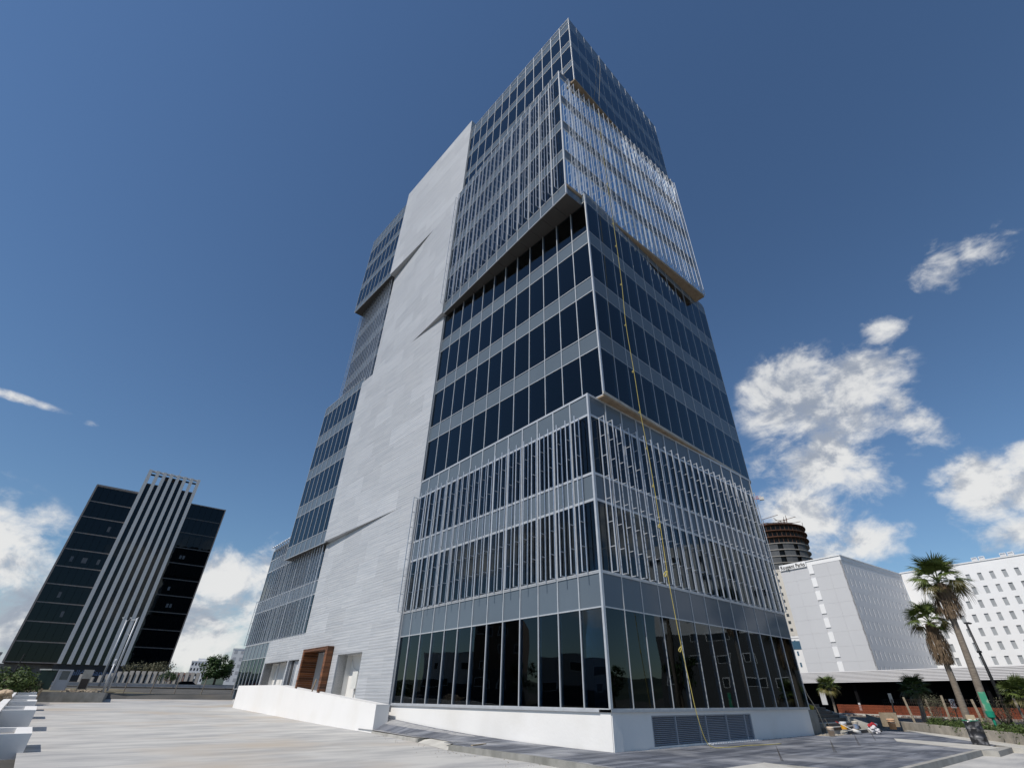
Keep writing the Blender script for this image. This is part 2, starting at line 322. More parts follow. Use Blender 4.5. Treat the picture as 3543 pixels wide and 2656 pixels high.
# kerb outline (left to right) in building coordinates
KERB_V = [(14.7,-1.28),(9.1,-1.97),(5.5,-2.78),(.66,-2.95),(-2.5,-3.45),(-4.4,-3.7)]
def kv(u):
    for (a,va),(c,vc) in zip(KERB_V, KERB_V[1:]):
        if c <= u <= a: return va+(vc-va)*(a-u)/(a-c)
    return -1.28 if u > 14.7 else -3.7
pav = tag(link('pavement', None), kind='structure')
bed = MB()
def bedstrip(us, v0f, v1f, n=8):
    for a, c in zip(us, us[1:]):
        for k in range(n):
            A0, A1 = v0f(a)+(v1f(a)-v0f(a))*k/n, v0f(a)+(v1f(a)-v0f(a))*(k+1)/n; C0, C1 = v0f(c)+(v1f(c)-v0f(c))*k/n, v0f(c)+(v1f(c)-v0f(c))*(k+1)/n
            bed.poly([uv(a,A0,zp(a,A0)-.006), uv(c,C0,zp(c,C0)-.006), uv(c,C1,zp(c,C1)-.006), uv(a,A1,zp(a,A1)-.006)])
bedstrip([-4.4+i for i in range(21)]+[16.4], lambda u: kv(u)+.02 if not (5.5 < u < 9.1) else max(kv(u)+.02, -2.1+.16*(u-5.5)), lambda u: 0.0)
bedstrip([0,-2,-4,-6,-7.25], lambda u: 1.25, lambda u: 23.5, 12); bedstrip([0,-2,-4.4], lambda u: 0, lambda u: 1.25, 3); bedstrip([8,4,0], lambda u: 16.1, lambda u: 26, 4)
bed.obj('paver_bed', PJ, pav)
ntile = 0
def tile(u0, u1, v0, v1):
    global ntile
    if ntile >= 298: return
    g = .010; t = MB(); z = random.uniform(.001,.006)
    us, vs = (u0+g, u1-g), (v0+g, v1-g)
    q = [(us[0],vs[0]),(us[0],vs[1]),(us[1],vs[1]),(us[1],vs[0])]
    P = [uv(a,c,zp(a,c)+z) for a, c in q]; c0 = sum(P, Vector())/4
    t.prism([p-c0-Vector((0,0,.012)) for p in P][::-1], (0,0,.012)); t.obj('paver', PAVE, pav, Matrix.Translation(c0)); ntile += 1
v = 1.25; row = 0
while v < 23.4:
    w = .6 if v < 14 else 1.2
    u = -7.25-(.9 if row % 2 else 0); L = 1.8
    while u < 0:
        u0, u1 = max(u,-7.25), min(u+L, 0.0)
        if u1-u0 > .1: tile(u0, u1, v, v+w)
        u += L
    v += w; row += 1
v = -3.6; row = 0
while v < 0:
    u = -4.4-(.9 if row % 2 else 0)
    while u < 15.6:
        u0, u1 = max(u,-4.4), min(u+1.8, 15.6); vv0 = v; um = (u0+u1)/2; lim = max(kv(u0), kv(u1))+.16
        if 5.5 < um < 9.1: lim = max(lim, -2.05+.16*(um-5.5))
        if vv0 < lim: vv0 = lim
        if u1-u0 > .2 and v+.6-vv0 > .12: tile(u0, u1, vv0, min(v+.6, 0.))
        u += 1.8
    v += .6; row += 1
v = 0.
while v < 1.2:
    for i in range(3): tile(-4.4+i*1.467, -4.4+(i+1)*1.467, v, min(v+.6,1.25))
    v += .6
# kerbs
def kerb(pts, w=.16, h=.17, name='kerb', m=CONC):
    b = MB()
    for (u0,v0),(u1,v1) in zip(pts, pts[1:]):
        d = Vector((u1-u0, v1-v0)).normalized(); n = Vector((-d.y, d.x))*w; 
        if n.y < 0: n = -n
        b.prism([uv(u0,v0,-h-.05), uv(u1,v1,-h-.05), uv(u1+n.x,v1+n.y,-h-.05), uv(u0+n.x,v0+n.y,-h-.05)][::-1], (0,0,h+.062))
    return b.obj(name, m, kind='structure')
kerb([(14.7,-1.28),(9.12,-1.97)]); kerb([(5.5,-2.78),(.66,-2.95)], m=CONCD); kerb([(.65,-2.95),(-2.5,-3.45),(-4.4,-3.7)], m=CONCD)
b = MB(); b.prism([uv(9.1,-1.97,-.19),uv(9.1,-1.40,-.19),uv(9.0,-1.40,-.19),uv(9.0,-1.97,-.19)], (0,0,.20)); b.obj('kerb_return', CONCD, kind='structure')
b = MB(); b.poly([uv(9.0,-1.97,gz(9)+.004), uv(5.55,-2.8,gz(5.5)+.004), uv(5.55,-2.02,.012), uv(9.0,-1.45,.03)]); b.obj('kerb_ramp', LCON, kind='structure')
b = MB(); b.prism([uv(-7.25,1.25,-.2),uv(-7.25,12.2,-.2),uv(-7.42,12.2,-.2),uv(-7.42,1.25,-.2)], (0,0,.212)); b.obj('kerb', CONC, kind='structure')
b = MB(); b.prism([uv(-7.25,1.24,-.25),uv(-4.4,1.24,-.25),uv(-4.4,1.3,-.25),uv(-7.25,1.3,-.25)], (0,0,.245)); b.obj('kerb', CONC, kind='structure')
b = MB(); b.poly([uv(-4.4,1.25,.004),uv(-4.4,-3.7,.004),uv(-7.42,-4.2,-.10),uv(-7.42,.45,-.10)]); b.poly([uv(-7.42,.45,-.10),uv(-7.42,-4.2,-.10),uv(-7.43,-4.2,-.2),uv(-7.43,.45,-.2)])
b.obj('concrete_apron', LCON, kind='structure')
b = MB(); b.prism([uv(-4.04,14.45,-.02),uv(-3.4,16.4,-.02),uv(-7.3,14.5,-.02),uv(-7.7,13.6,-.02),uv(-7.45,11.9,-.02)][::-1], (0,0,.04)); b.prism([uv(-4.04,14.45,-.3),uv(-3.4,16.4,-.3),uv(-7.3,14.5,-.3),uv(-7.7,13.6,-.3),uv(-7.45,11.9,-.3)][::-1], (0,0,.279)); b.obj('concrete_strip', LCON, kind='structure')
b = MB(); b.prism([uv(-3.4,22.0,-.02),uv(-1.2,26.5,-.02),uv(-8.4,16.8,-.02),uv(-9.5,14,-.02),uv(-7.9,14.6,-.02)][::-1], (0,0,.032)); b.prism([uv(-3.4,22.0,-.35),uv(-1.2,26.5,-.35),uv(-8.4,16.8,-.35),uv(-9.5,14,-.35),uv(-7.9,14.6,-.35)][::-1], (0,0,.329)); b.obj('concrete_walkway', LCON, kind='structure')
b = MB(); b.prism([uv(-7.9,11.9,-.2),uv(-7.9,14.6,-.2),uv(-7.25,14.6,-.2),uv(-7.25,11.9,-.2)], (0,0,.205)); b.obj('kerb_nose', CONC, kind='structure')

# ------------------------------------------------------------------ the office tower
TOW = thing('office_tower', 'tall glass office tower of shifted blocks with pale stone spine and silver louvres', 'building', uv(8,8,0))
BLK = {}
def core(name, f, g, u1, v1, z0, z1, m=DARK):
    # inner core box of a block (f: left facade, g: right facade)
    b = MB(); c = f.pt(u1/2, (z0+z1)/2, -v1/2); b.box(Vector((0,0,0)), f.d*(u1-14), f.n*(v1-11), Vector((0,0,z1-z0-.2)))
    return b.obj(name, m, TOW, Matrix.Translation(c))
BLK['B'] = core('base_block', BLf, BRf, 47.4, 16.0, 1.0, 13.7)
BLK['A'] = core('middle_block', ALf, ARf, 39.8, 16.1, 13.9, 30.2)
BLK['U'] = core('upper_louvred_block', ULf, URf, 39.5, 16.1, 30.3, 46.2)
BLK['T'] = core('crown_block', TLf, TRf, 39.6, 15.6, 46.4, 59.3)
def edges(a, c, n): return [a+(c-a)*i/n for i in range(n+1)]
def grid(blk, F, us, bands, joinp=False, mw=.055, tw=.05, me=.045, mull=True, split=True):
    par = BLK[blk]; J = {'g': MB(), 's': MB(), 'm': MB()}
    for z0, z1, t in bands:
        for a, c in zip(us, us[1:]):
            nm, m = ('glass_pane', GLASS) if t == 'g' else ('spandrel_panel', SPAN)
            if joinp: F.mb(J[t], a+.01, c-.01, z0+.01, z1-.01, -.03, 0)
            else:
                o = F.box(nm, m, par, a+.01, c-.01, z0+.01, z1-.01, -.03, random.uniform(-.002,.002))
                if t == 'g':
                    M0 = o.matrix_basis.copy(); q = M0.translation.copy(); T_ = Matrix.Translation(q)
                    o.matrix_basis = T_ @ Matrix.Rotation(random.uniform(-.005,.005),4,'Z') @ Matrix.Rotation(random.uniform(-.003,.003),4,F.d) @ T_.inverted() @ M0
    zs = sorted({z for bd in bands for z in bd[:2]})
    if joinp:
        for u in us: F.mb(J['m'], u-mw/2, u+mw/2, zs[0], zs[-1], -.08, me)
        for z in zs: F.mb(J['m'], us[0]+.001, us[-1]-.001, z-tw/2, z+tw/2, -.07, me-.01)
        for k, nm, m in (('g','glass_panes',GLASS),('s','spandrel_panels',SPAN),('m','mullion_grid',ALU)):
            if J[k].v: J[k].obj(nm, m, par, kind='stuff')
    else:
        for u in us: F.box('mullion', ALU, par, u-mw/2, u+mw/2, zs[0], zs[-1], -.08, me)
        for z in zs: F.box('transom', ALU, par, us[0]+.001, us[-1]-.001, z-tw/2, z+tw/2, -.07, me-.012)
bA = [(14.0,17.0,'g'),(17.0,18.16,'s'),(18.16,21.14,'g'),(21.14,22.27,'s'),(22.27,25.28,'g'),(25.28,26.41,'s'),(26.41,29.38,'g'),(29.38,30.25,'s')]
grid('A', ALf, edges(0,15.87,12), bA, mw=.045, tw=.04); grid('A', ARf, edges(0,16.12,13), bA, mw=.03, tw=.028, me=.02)
grid('A', ALf, edges(30.6,39.88,8), [(12.65,13.77,'s'),(13.77,16.8,'g'),(16.8,17.9,'s'),(17.9,20.85,'g'),(20.85,22.03,'s'),(22.03,24.84,'g'),(24.84,26.1,'s'),(26.1,28.85,'g'),(28.85,29.95,'s')])
bGF = [(1.17,4.38,'g'),(4.38,5.65,'s')]
bBL = [(5.65,8.58,'g'),(8.58,9.77,'s'),(9.77,12.73,'g'),(12.73,13.86,'s')]
uBl = [1.195*i for i in range(13)]+[15.4]; uBr = edges(0,16.1,13)
grid('B', BLf, uBl, bGF, mw=.05); grid('B', BRf, uBr, bGF, mw=.035, tw=.045, me=.025)
grid('B', BLf, uBl, bBL, mw=.07, tw=.11); grid('B', BRf, uBr, bBL, mw=.06, tw=.11)
grid('B', BLf, edges(39.6,47.6,7), [(2.0,4.38,'g'),(4.38,5.6,'s')])
grid('B', BLf, edges(30.75,47.5,14), [(5.65,8.65,'g'),(8.65,9.75,'s'),(9.75,12.75,'g'),(12.75,14.0,'s'),(14.0,15.1,'g')], joinp=True, tw=.1)
bU = [(30.27,33.35,'g'),(33.35,34.44,'s'),(34.44,37.3,'g'),(37.3,38.38,'s'),(38.38,41.25,'g'),(41.25,42.32,'s'),(42.32,45.37,'g'),(45.37,46.31,'s')]
grid('U', ULf, edges(0,15.3,12), bU, joinp=True); grid('U', URf, edges(0,16.1,13), bU, joinp=True)
grid('U', ULf, edges(29.7,39.6,8), [(29.5,30.4,'s')]+bU[:-1], joinp=True)
grid('U', ULf, edges(0,15.3,12), [(29.2,30.25,'s')], me=.03)
bT = [(46.3,49.14,'g'),(49.14,50.19,'s'),(50.19,53.18,'g'),(53.18,54.32,'s'),(54.32,57.1,'g'),(57.1,58.5,'s'),(58.5,59.37,'s')]
uTl = [1.25*i for i in range(13)]+[15.76]
grid('T', TLf, uTl, bT, mw=.05, tw=.04); grid('T', TRf, edges(0,15.6,13), bT, mw=.028, tw=.02, me=.015)
grid('T', TLf, edges(30.2,39.65,8), [(45.0,46.0,'s'),(46.0,49.1,'g'),(49.1,50.2,'s'),(50.2,53.2,'g'),(53.2,54.3,'s'),(54.3,56.9,'g'),(56.9,58.3,'s'),(58.3,59.4,'s')], joinp=True, mw=.05, tw=.04)
# corner posts
for blk, F, z0, z1, w in (('B',BLf,1.17,13.9,.09),('A',ALf,14.0,30.25,.05),('U',ULf,29.2,46.33,.07),('T',TLf,46.3,59.4,.05)):
    F.box('corner_post', ALU, BLK[blk], -w/2, w/2, z0, z1, -w/2, w/2+.02)
# floor slabs, columns, end walls, roofs
def rectprism(F, u0, u1, v0, v1, z0, z1): return (F.pt((u0+u1)/2,(z0+z1)/2,-(v0+v1)/2), F.d*(u1-u0), F.n*(v1-v0), Vector((0,0,z1-z0)))
def slab(blk, F, u0, u1, v0, v1, z0, z1, m=SLABI, name='floor_slab'):
    c, a, n, h = rectprism(F,u0,u1,v0,v1,z0,z1); return link(name, cube(m), BLK[blk], F.bM(u0,u1,z0,z1,-v1,-v0))
for z in (17.2,21.35,25.5,29.5): slab('A',ALf,.3,39.6,.3,15.8,z,z+.4)
for z in (4.6,8.75,12.9): slab('B',BLf,.3,47.2,.3,15.7,z,z+.4)
for z in (33.5,37.5,41.4): slab('U',ULf,.3,39.2,.3,15.8,z,z+.4)
for z in (49.3,53.3,57.3): slab('T',TLf,.3,39.3,.3,15.3,z,z+.4)
slab('B',BLf,.12,47.3,.12,15.9,.9,1.14)
slab('T',TLf,.05,39.6,.05,15.6,59.0,59.2,DARK,'roof'); slab('B',BLf,.15,47.3,.15,16,13.55,13.75,DARK,'roof')
for blk, F, z0, z1 in (('A',ALf,14.1,30.1),('B',BLf,1.2,13.5),('T',TLf,46.5,59)):
    for u, v in ((1.3,1.3),(8.2,1.3),(14.9,1.3),(1.3,8.2),(1.3,14.6),(35,1.3)): F.box('column', COLI, BLK[blk], u-.3, u+.3, z0, z1, -v-.3, -v+.3)
for blk, F, L1, w, z0, z1 in (('B',BLf,47.5,16.05,1.2,13.8),('A',ALf,39.85,16.1,14.2,30.2),('U',ULf,39.55,16.1,30.5,46.2),('T',TLf,39.6,15.6,46.4,59.3)):
    F.box('end_wall', SPAN, BLK[blk], L1-.2, L1-.05, z0, z1, -w, -.05); F.box('rear_wall', SPAN, BLK[blk], .05, L1-.05, z0, z1, -w, -w+.15)
# slabs between the blocks: brown underside, dark soffit over the overhangs
slab('A',ALf,-.04,16.2,-.03,16.15,13.89,14.0,SLABB,'slab_edge'); ARf.box('slab_edge_trim', CONC, BLK['A'], -.1, 16.15, 13.98, 14.14, -.02, .07)
slab('U',ULf,.7,15.3,.04,16.1,29.9,30.26,SLABB,'slab_edge'); 
URf.box('slab_edge', SLABB, BLK['U'], .05, 16.2, 29.98, 30.26, -2.0, .06)
slab('T',TLf,.3,16.0,-.03,15.65,46.34,46.5,SLABB,'slab_edge'); TRf.box('slab_edge', SLABB, BLK['T'], -.05, 15.65, 46.12, 46.32, -1.6, .07)
slab('A',ALf,30.6,39.85,.03,8,12.62,12.75,SOFF,'soffit'); slab('T',TLf,30.2,39.6,.03,8,44.96,45.1,SOFF,'soffit')
for i in range(12):
    a, c = 15.3*i/12, 15.3*(i+1)/12; slab('U',ULf,a+.012,c-.012,.03,2.6,29.17,29.24,SOFF,'soffit_panel')
URf.box('soffit_return', SPAN, BLK['U'], 0, 1.55, 29.2, 30.2, -.06, -.02)
ARf.box('parapet_panel', SPAN, BLK['A'], .02, 16.1, 30.25, 30.5, -.05, -.02)
# louvre frames
def louvre_mesh(name, H, rung=.98, dep=.34, w=.04, t=.042):
    b = MB(); b.box((0,t/2,H/2),(w,0,0),(0,t,0),(0,0,H)); b.box((0,dep-t/2,H/2),(w,0,0),(0,t,0),(0,0,H))
    n = max(2, round(H/rung))
    for i in range(n+1):
        z = min(max(H*i/n,.03),H-.03); b.box((0,dep/2,z),(w*.7,0,0),(0,dep-2*t,0),(0,0,.03))
    return b.mesh(name, GALV)
LB = louvre_mesh('louvre_base', 7.1); LU = louvre_mesh('louvre_upper', 15.05, w=.04, t=.036); LB2 = louvre_mesh('louvre_base_side', 4.1)
LB3 = louvre_mesh('louvre_base_far', 9.3)
for i in range(1,26):
    if .62*i < 15.5: link('louvre_frame', LB, BLK['B'], BLf.M(.605*i+.02, 5.66, .05))
link('louvre_frame', LB, BLK['B'], BLf.M(15.5, 5.66, .05))
for i in range(1,26): link('louvre_frame', LB, BLK['B'], BRf.M(.622*i, 5.66, .05))
for i in range(1,24): link('louvre_frame', LU, BLK['U'], ULf.M(.642*i+.04, 30.3, .05))
link('louvre_frame', LU, BLK['U'], ULf.M(15.42, 30.3, .05))
for i in range(1,26): link('louvre_frame', LU, BLK['U'], URf.M(.625*i+.08, 30.3, .05))
e_ = BLK['U']
link('louvre_frame', LU, e_, Matrix.Translation(URf.pt(16.15,30.3,.05)) @ URf.rot() @ Matrix.Rotation(R(-90 if URf.X == URf.d else 90),4,'Z'))
for i in range(17): link('louvre_frame', louvre_mesh('x',1) if False else LU, BLK['U'], ULf.M(29.85+.6*i, 29.9, .05))
for i in range(26): link('louvre_frame', LB3 if i < 22 else LB2, BLK['B'], BLf.M(30.9+.645*i, 5.66, .05))
def side_frame(M0, F): return M0 @ F.rot() @ Matrix.Rotation(R(-90 if F.X == F.d else 90),4,'Z')
link('louvre_frame', LU, BLK['U'], side_frame(Matrix.Translation(ULf.pt(39.62,29.9,-.1)), ULf)); link('louvre_frame', LB2, BLK['B'], side_frame(Matrix.Translation(BLf.pt(47.55,5.68,-.05)), BLf))
tub = MB()
for k in range(10): tub.tube([BLf.pt(41+.62*k,14.9,.1), BLf.pt(41+.62*k,15.25,.14), BLf.pt(41+.62*k,15.35,.35), BLf.pt(41+.62*k,15.2,.5)], .07, 8)
tub.obj('vent_hoods', GALV, BLK['B'], smooth=True, kind='stuff')
# plinth
SP = mat('white_plinth', (.78,.77,.75), (.75,.74,.72), rough=.78, spec=.2, nscale=.6, detail=7, bump=.22, bscale=10, c3=(.72,.705,.675), s3=.5)
pl = MB(); BLf.mb(pl, 0, 15.6, -.3, 1.08, -.5, -.03); BLK_pl = pl.obj('plinth', SP, TOW)
pr_ = MB(); BRf.mb(pr_, .5, 2.25, -.3, 1.08, -.5, -.03); BRf.mb(pr_, 9.7, 16.0, -.3, 1.08, -.5, -.03); BRf.mb(pr_, 2.25, 9.7, .97, 1.08, -.5, -.03); BRf.mb(pr_, 2.25, 9.7, -.3, .06, -.5, -.03); BRf.mb(pr_, 2.25, 9.7, .06, .97, -.5, -.35)
BRf.mb(pr_, 0,.5,-.3,1.08,-.5,-.0301)
pr_.obj('plinth', SP, TOW)
BLf.box('plinth_cap', ALU, TOW, -.06, 15.6, 1.08, 1.16, -.5, .05); BRf.box('plinth_cap', ALU, TOW, -.05, 16.1, 1.081, 1.161, -.5, .045)
ew = MB(); BRf.mb(ew, 16.0, 17.1, -.3, 1.07, -2.6, -.06); ew.obj('rough_end_wall', CONCD, TOW)
# plinth vent
ven = MB(); BRf.mb(ven, 2.27, 9.68, .93, .97, -.12, -.06); ven_o = ven.obj('plinth_vent', LVGREY, TOW)
nsl = 15
for i in range(nsl):
    z = .10+i*.058; c = BRf.pt(5.97, z, -.10); M = Matrix.Translation(c) @ BRf.rot() @ Matrix.Rotation(R(38),4,'X') @ Matrix.Diagonal((7.38,.062,.016,1)); link('vent_slat', cube(LVGREY), ven_o, M)
for u in (2.29,3.79,5.4,5.93,7.55,9.12,9.66): BRf.box('vent_post', LVGREY, ven_o, u-.025, u+.025, .06, .95, -.12, -.04)
BRf.box('vent_back', DARK, ven_o, 2.26, 9.69, .05, .96, -.34, -.30)
gr = MB(); 
for i in range(20): BRf.mb(gr, 5.7+.19*i, 5.8+.19*i, .03, .05, .02, .28)
BRf.mb(gr, 5.6, 9.6, .004, .028, 0, .3); gr.obj('floor_grate', GALV, ven_o)
# stone spine
def minus(r, o):
    u0,u1,z0,z1 = r; a,b_,c,d = o
    if a >= u1 or b_ <= u0 or c >= z1 or d <= z0: return [r]
    out = []
    if z0 < c: out.append((u0,u1,z0,c))
    if z1 > d: out.append((u0,u1,d,z1))
    y0, y1 = max(z0,c), min(z1,d)
    if u0 < a: out.append((u0,a,y0,y1))
    if u1 > b_: out.append((b_,u1,y0,y1))
    return out
OPEN = [(19.8,23.5,1.0,3.83),(24.4,29.1,1.0,4.34),(30.85,33.2,1.0,3.85),(33.45,39.3,1.0,3.85)]
def spine(blk, F, u0, u1, z0, z1, nc, nr, e, opens=(), name='stone_panel', back=True):
    if back:
        rs = [(u0+.02,u1-.02,z0+.01,z1-.02)]
        for o in opens: rs = [q for r in rs for q in minus(r,o)]
        for r in rs: F.box('backing_wall', STONE, BLK[blk], r[0], r[1], r[2], r[3], -.55, e-.07)
    w, h = (u1-u0)/nc, (z1-z0)/nr
    for j in range(nr):
        sh = (.0,.45,.2,.7)[j % 4]*w
        cuts = [u0]+[u0+sh+w*i for i in range(0 if sh > .2 else 1, nc+1) if u0+.3 < u0+sh+w*i < u1-.3]+[u1]
        for a, c in zip(cuts, cuts[1:]):
            rs = [(a,c,z0+h*j,z0+h*(j+1))]
            for o in opens: rs = [q for r in rs for q in minus(r,o)]
            for r in rs:
                if r[1]-r[0] > .03 and r[3]-r[2] > .03: F.box(name, STONE, BLK[blk], r[0]+.0015, r[1]-.0015, r[2]+.003, r[3]-.003, e-.06, e+random.uniform(-.0015,.0015))
spine('T', TLf, 15.76, 30.16, 45.0, 61.3, 5, 11, .16)
spine('U', ULf, 15.28, 29.66, 29.2, 44.98, 5, 10, .16)
spine('A', ALf, 15.87, 30.6, 12.65, 29.18, 5, 11, .16)
spine('B', BLf, 15.42, 30.78, 1.0, 12.63, 5, 8, .16, OPEN)
spine('B', BLf, 30.78, 39.58, 1.0, 5.6, 4, 4, .15, OPEN)
TLf.box('spine_parapet', GREYD, BLK['T'], 15.8, 30.1, 58.5, 61.25, -.9, -.55)
# entrance recesses, doors and portal
WI = mat('white_interior', (.74,.73,.71), (.70,.69,.67), rough=.7, spec=.2, nscale=.5)
def recess(u0, u1, z0, z1, dep, m=WI):
    b = MB(); BLf.mb(b, u0,u1,z0,z1,-dep-.1,-dep); BLf.mb(b,u0-.1,u0,z0,z1,-dep,.05); BLf.mb(b,u1,u1+.1,z0,z1,-dep,.05); BLf.mb(b,u0,u1,z1,z1+.1,-dep,.02); BLf.mb(b,u0,u1,z0-.1,z0,-dep,.02)
    return b.obj('entrance_recess', m, TOW)
rc = recess(19.8,23.5,.9,3.83,.88)
eb = BLf.box('electric_box', mat('cabinet_white',(.70,.70,.67),(.64,.64,.61),rough=.5), TOW, 21.6, 22.35, 1.9, 2.85, -.86, -.6)
eb2 = BLf.box('electric_box', mat('cabinet_white',(.7,.7,.67)), TOW, 20.3, 20.75, 2.1, 2.95, -.86, -.66)
tt = MB(); tt.tube([BLf.pt(22,1.9,-.75), BLf.pt(22,1.0,-.75)], .05, 8); tt.tube([BLf.pt(23.3,3.6,-.8),BLf.pt(22.8,3.1,-.8),BLf.pt(22.2,2.9,-.8)], .015, 6); tt.tube([BLf.pt(21.5,2.3,-.8),BLf.pt(21.2,1.9,-.78),BLf.pt(20.7,2.1,-.8)], .015, 6); tt.obj('conduit', GREYD, TOW)
recess(33.45,39.3,1.2,3.85,.9); recess(30.85,33.2,1.2,3.85,.5, GREYD); recess(24.7,28.9,1.2,4.2,1.2, GREYP)
for u in (35.4,37.4): BLf.box('door_jamb', ALU, TOW, u-.05, u+.05, 1.2, 3.84, -.6, -.45)
for u in (31.0,31.95,32.25,33.1): BLf.box('door_jamb', ALU, TOW, u-.05, u+.05, 1.2, 3.84, -.2, -.05)
BLf.box('door_leaf', DARK, TOW, 32.3, 33.05, 1.2, 3.8, -.15, -.12); BLf.box('door_leaf', GREYP, TOW, 31.05, 31.9, 1.2, 3.8, -.15, -.12)
por = MB(); BLf.mb(por, 24.5, 29.0, 4.20, 4.30, -.45, .53); por_o = por.obj('wooden_portal', WOOD, TOW)
for i in range(20):
    z0 = 1.45+i*.145; z1 = z0+.138
    BLf.box('plank', WOOD, por_o, 24.44, 24.80, z0, z1, .17, .60+random.uniform(-.004,.004))
    BLf.box('plank', WOOD, por_o, 28.84, 29.10, z0, z1, .17, .60+random.uniform(-.004,.004))
    BLf.box('plank', WOOD, por_o, 28.80, 28.835, z0, z1, -.5, .58); BLf.box('plank', WOOD, por_o, 24.805, 24.84, z0, z1, -.5, .58)
for i in range(5): BLf.box('plank', WOOD, por_o, 24.44+.932*i+.003, 24.44+.932*(i+1)-.003, 4.352, 4.40, .15, .62)
for i in range(3): BLf.box('plank', WOOD, por_o, 24.8, 28.84, 4.2+.05*i, 4.247+.05*i, .54, .595)
# ramp parapet: hollow white wall with a dark slot along its top
rp = thing('ramp_parapet', 'long white ramp parapet with a dark slot along its top below the stone spine', 'wall', uv(28,-1,0))
def ptop(u): return 1.13+(2.15-1.13)*(u-14.9)/(31.25-14.9) if u < 31.25 else 2.15+.05*(u-31.25)/10.2
b = MB(); us = [14.9,20,26,31.25,36,41.5]
for v0, v1, dz in ((-1.2,-1.09,0),(-.53,-.42,0),(-1.09,-.53,-.12)):
    for a, c in zip(us, us[1:]):
        P = [uv(a,v0,-.4), uv(c,v0,-.4), uv(c,v0,ptop(c)+dz), uv(a,v0,ptop(a)+dz)]; b.prism(P[::-1], uR*(v1-v0), mi=0 if dz == 0 else 1)
b.obj('wall_shell', [WHITE, DARK], rp)
b = MB(); b.prism([uv(14.78,-1.2,-.3),uv(14.78,-.42,-.3),uv(14.9,-.42,-.3),uv(14.9,-1.2,-.3)], (0,0,1.43)); b.obj('end_cap', WHITE, rp)
tag(MB().obj if False else link('timber_offcut', cube(mat('raw_timber',(.42,.32,.21),(.30,.22,.14),rough=.8,nscale=4,stretch=(1,1,8))), None, Matrix.Translation(BLf.pt(24.6,1.95,.95)) @ BLf.rot() @ Matrix.Rotation(R(-25),4,'Y') @ Matrix.Diagonal((.06,.06,1.0,1))), 'thin pale timber offcut leaning on the ramp parapet beside the wooden portal', 'timber')
# rope
ROPE = mat('yellow_rope', (.60,.50,.14), (.40,.33,.10), rough=.8, nscale=30)
ROPEG = mat('grey_rope', (.42,.40,.34), (.3,.29,.25), rough=.8, nscale=30)
rope = thing('knotted_rope', 'long yellow knotted rope hanging from the tower roof down to the dark pavers', 'rope', uv(-1.2,4.2,0))
b = MB(); b.tube([TRf.pt(4.93,59.5,.06), TRf.pt(4.3,55,.25), TRf.pt(3.0,46.45,.32)], .013, 6); b.obj('upper_rope', ROPEG, rope)
RP = [(1293,245,0),(1300,312,0),(1312,395,0),(1325,482,0),(1332,530,0),(1343,612,0),(1352,700,0),(1369,800,0),(1383,888,0),(1398,966,0),(1412,1046,0),(1426,1132,0),(1441,1233,0),(1455,1310,0),(1472,1396,0),(1490,1475,0),(1505,1540,0)]
T0 = URf.pt(3.3, 46.2, .55); G0 = uv(-1.0, 4.0, 0.03)
nrm = (G0-T0).cross(uR).normalized()
def pix(px, py):
    x, y = px*3543/2212, py*3543/2212; q = Vector(((x-1822.0063)/1633.4438, -(y-1336.378)/1633.4438, 1))
    return rt*q.x+up*q.y+fw*q.z
O = Vector((0,0,CAMZ)); pts = []
for px, py, _ in RP:
    d = pix(px,py); s = (T0-O).dot(nrm)/d.dot(nrm); pts.append(O+d*s)
pts = [Vector(p) for p in pts]
gpts = [uv(-1.0,3.95,.25), uv(-1.12,4.2,.04), uv(-1.25,4.7,.024), uv(-1.35,5.4,.022), uv(-1.3,6.3,.022), uv(-1.55,7.2,.022), uv(-1.67,8.4,.022)]
def smooth_pts(P, n=6):
    out = []
    for i in range(len(P)-1):
        p0, p1, p2, p3 = P[max(i-1,0)], P[i], P[i+1], P[min(i+2,len(P)-1)]
        for k in range(n):
            t = k/n; out.append(.5*((2*p1)+(p2-p0)*t+(2*p0-5*p1+4*p2-p3)*t*t+(3*p1-p0-3*p2+p3)*t**3))
    return out+[P[-1]]
b = MB(); b.tube(smooth_pts(pts+gpts), .0125, 6); b.obj('lower_rope', ROPE, rope, smooth=True)
km = MB(); km.tube(smooth_pts([Vector((0,0,0)),Vector((-.06,0,-.03)),Vector((-.12,.01,-.12)),Vector((-.07,.02,-.17)),Vector((-.02,0,-.08)),Vector((0,0,0))],4), .02, 6); KM = km.mesh('rope_knot', ROPE, True)
for i, s in ((2,.9),(3,1),(4,1.1),(5,1),(7,1),(8,1),(9,.9),(11,1.1),(12,1.6),(14,1.3),(10,.9),(6,.8)):
    link('knot', KM, rope, Matrix.Translation(pts[i]) @ Matrix.Rotation(random.uniform(-.5,.5),4,'Z') @ Matrix.Scale(s*.8,4))
b = MB(); b.tube([URf.pt(5.0,46,.04)+Vector((0,0,0)), URf.pt(5.0,45.5,.04)], .01, 4)

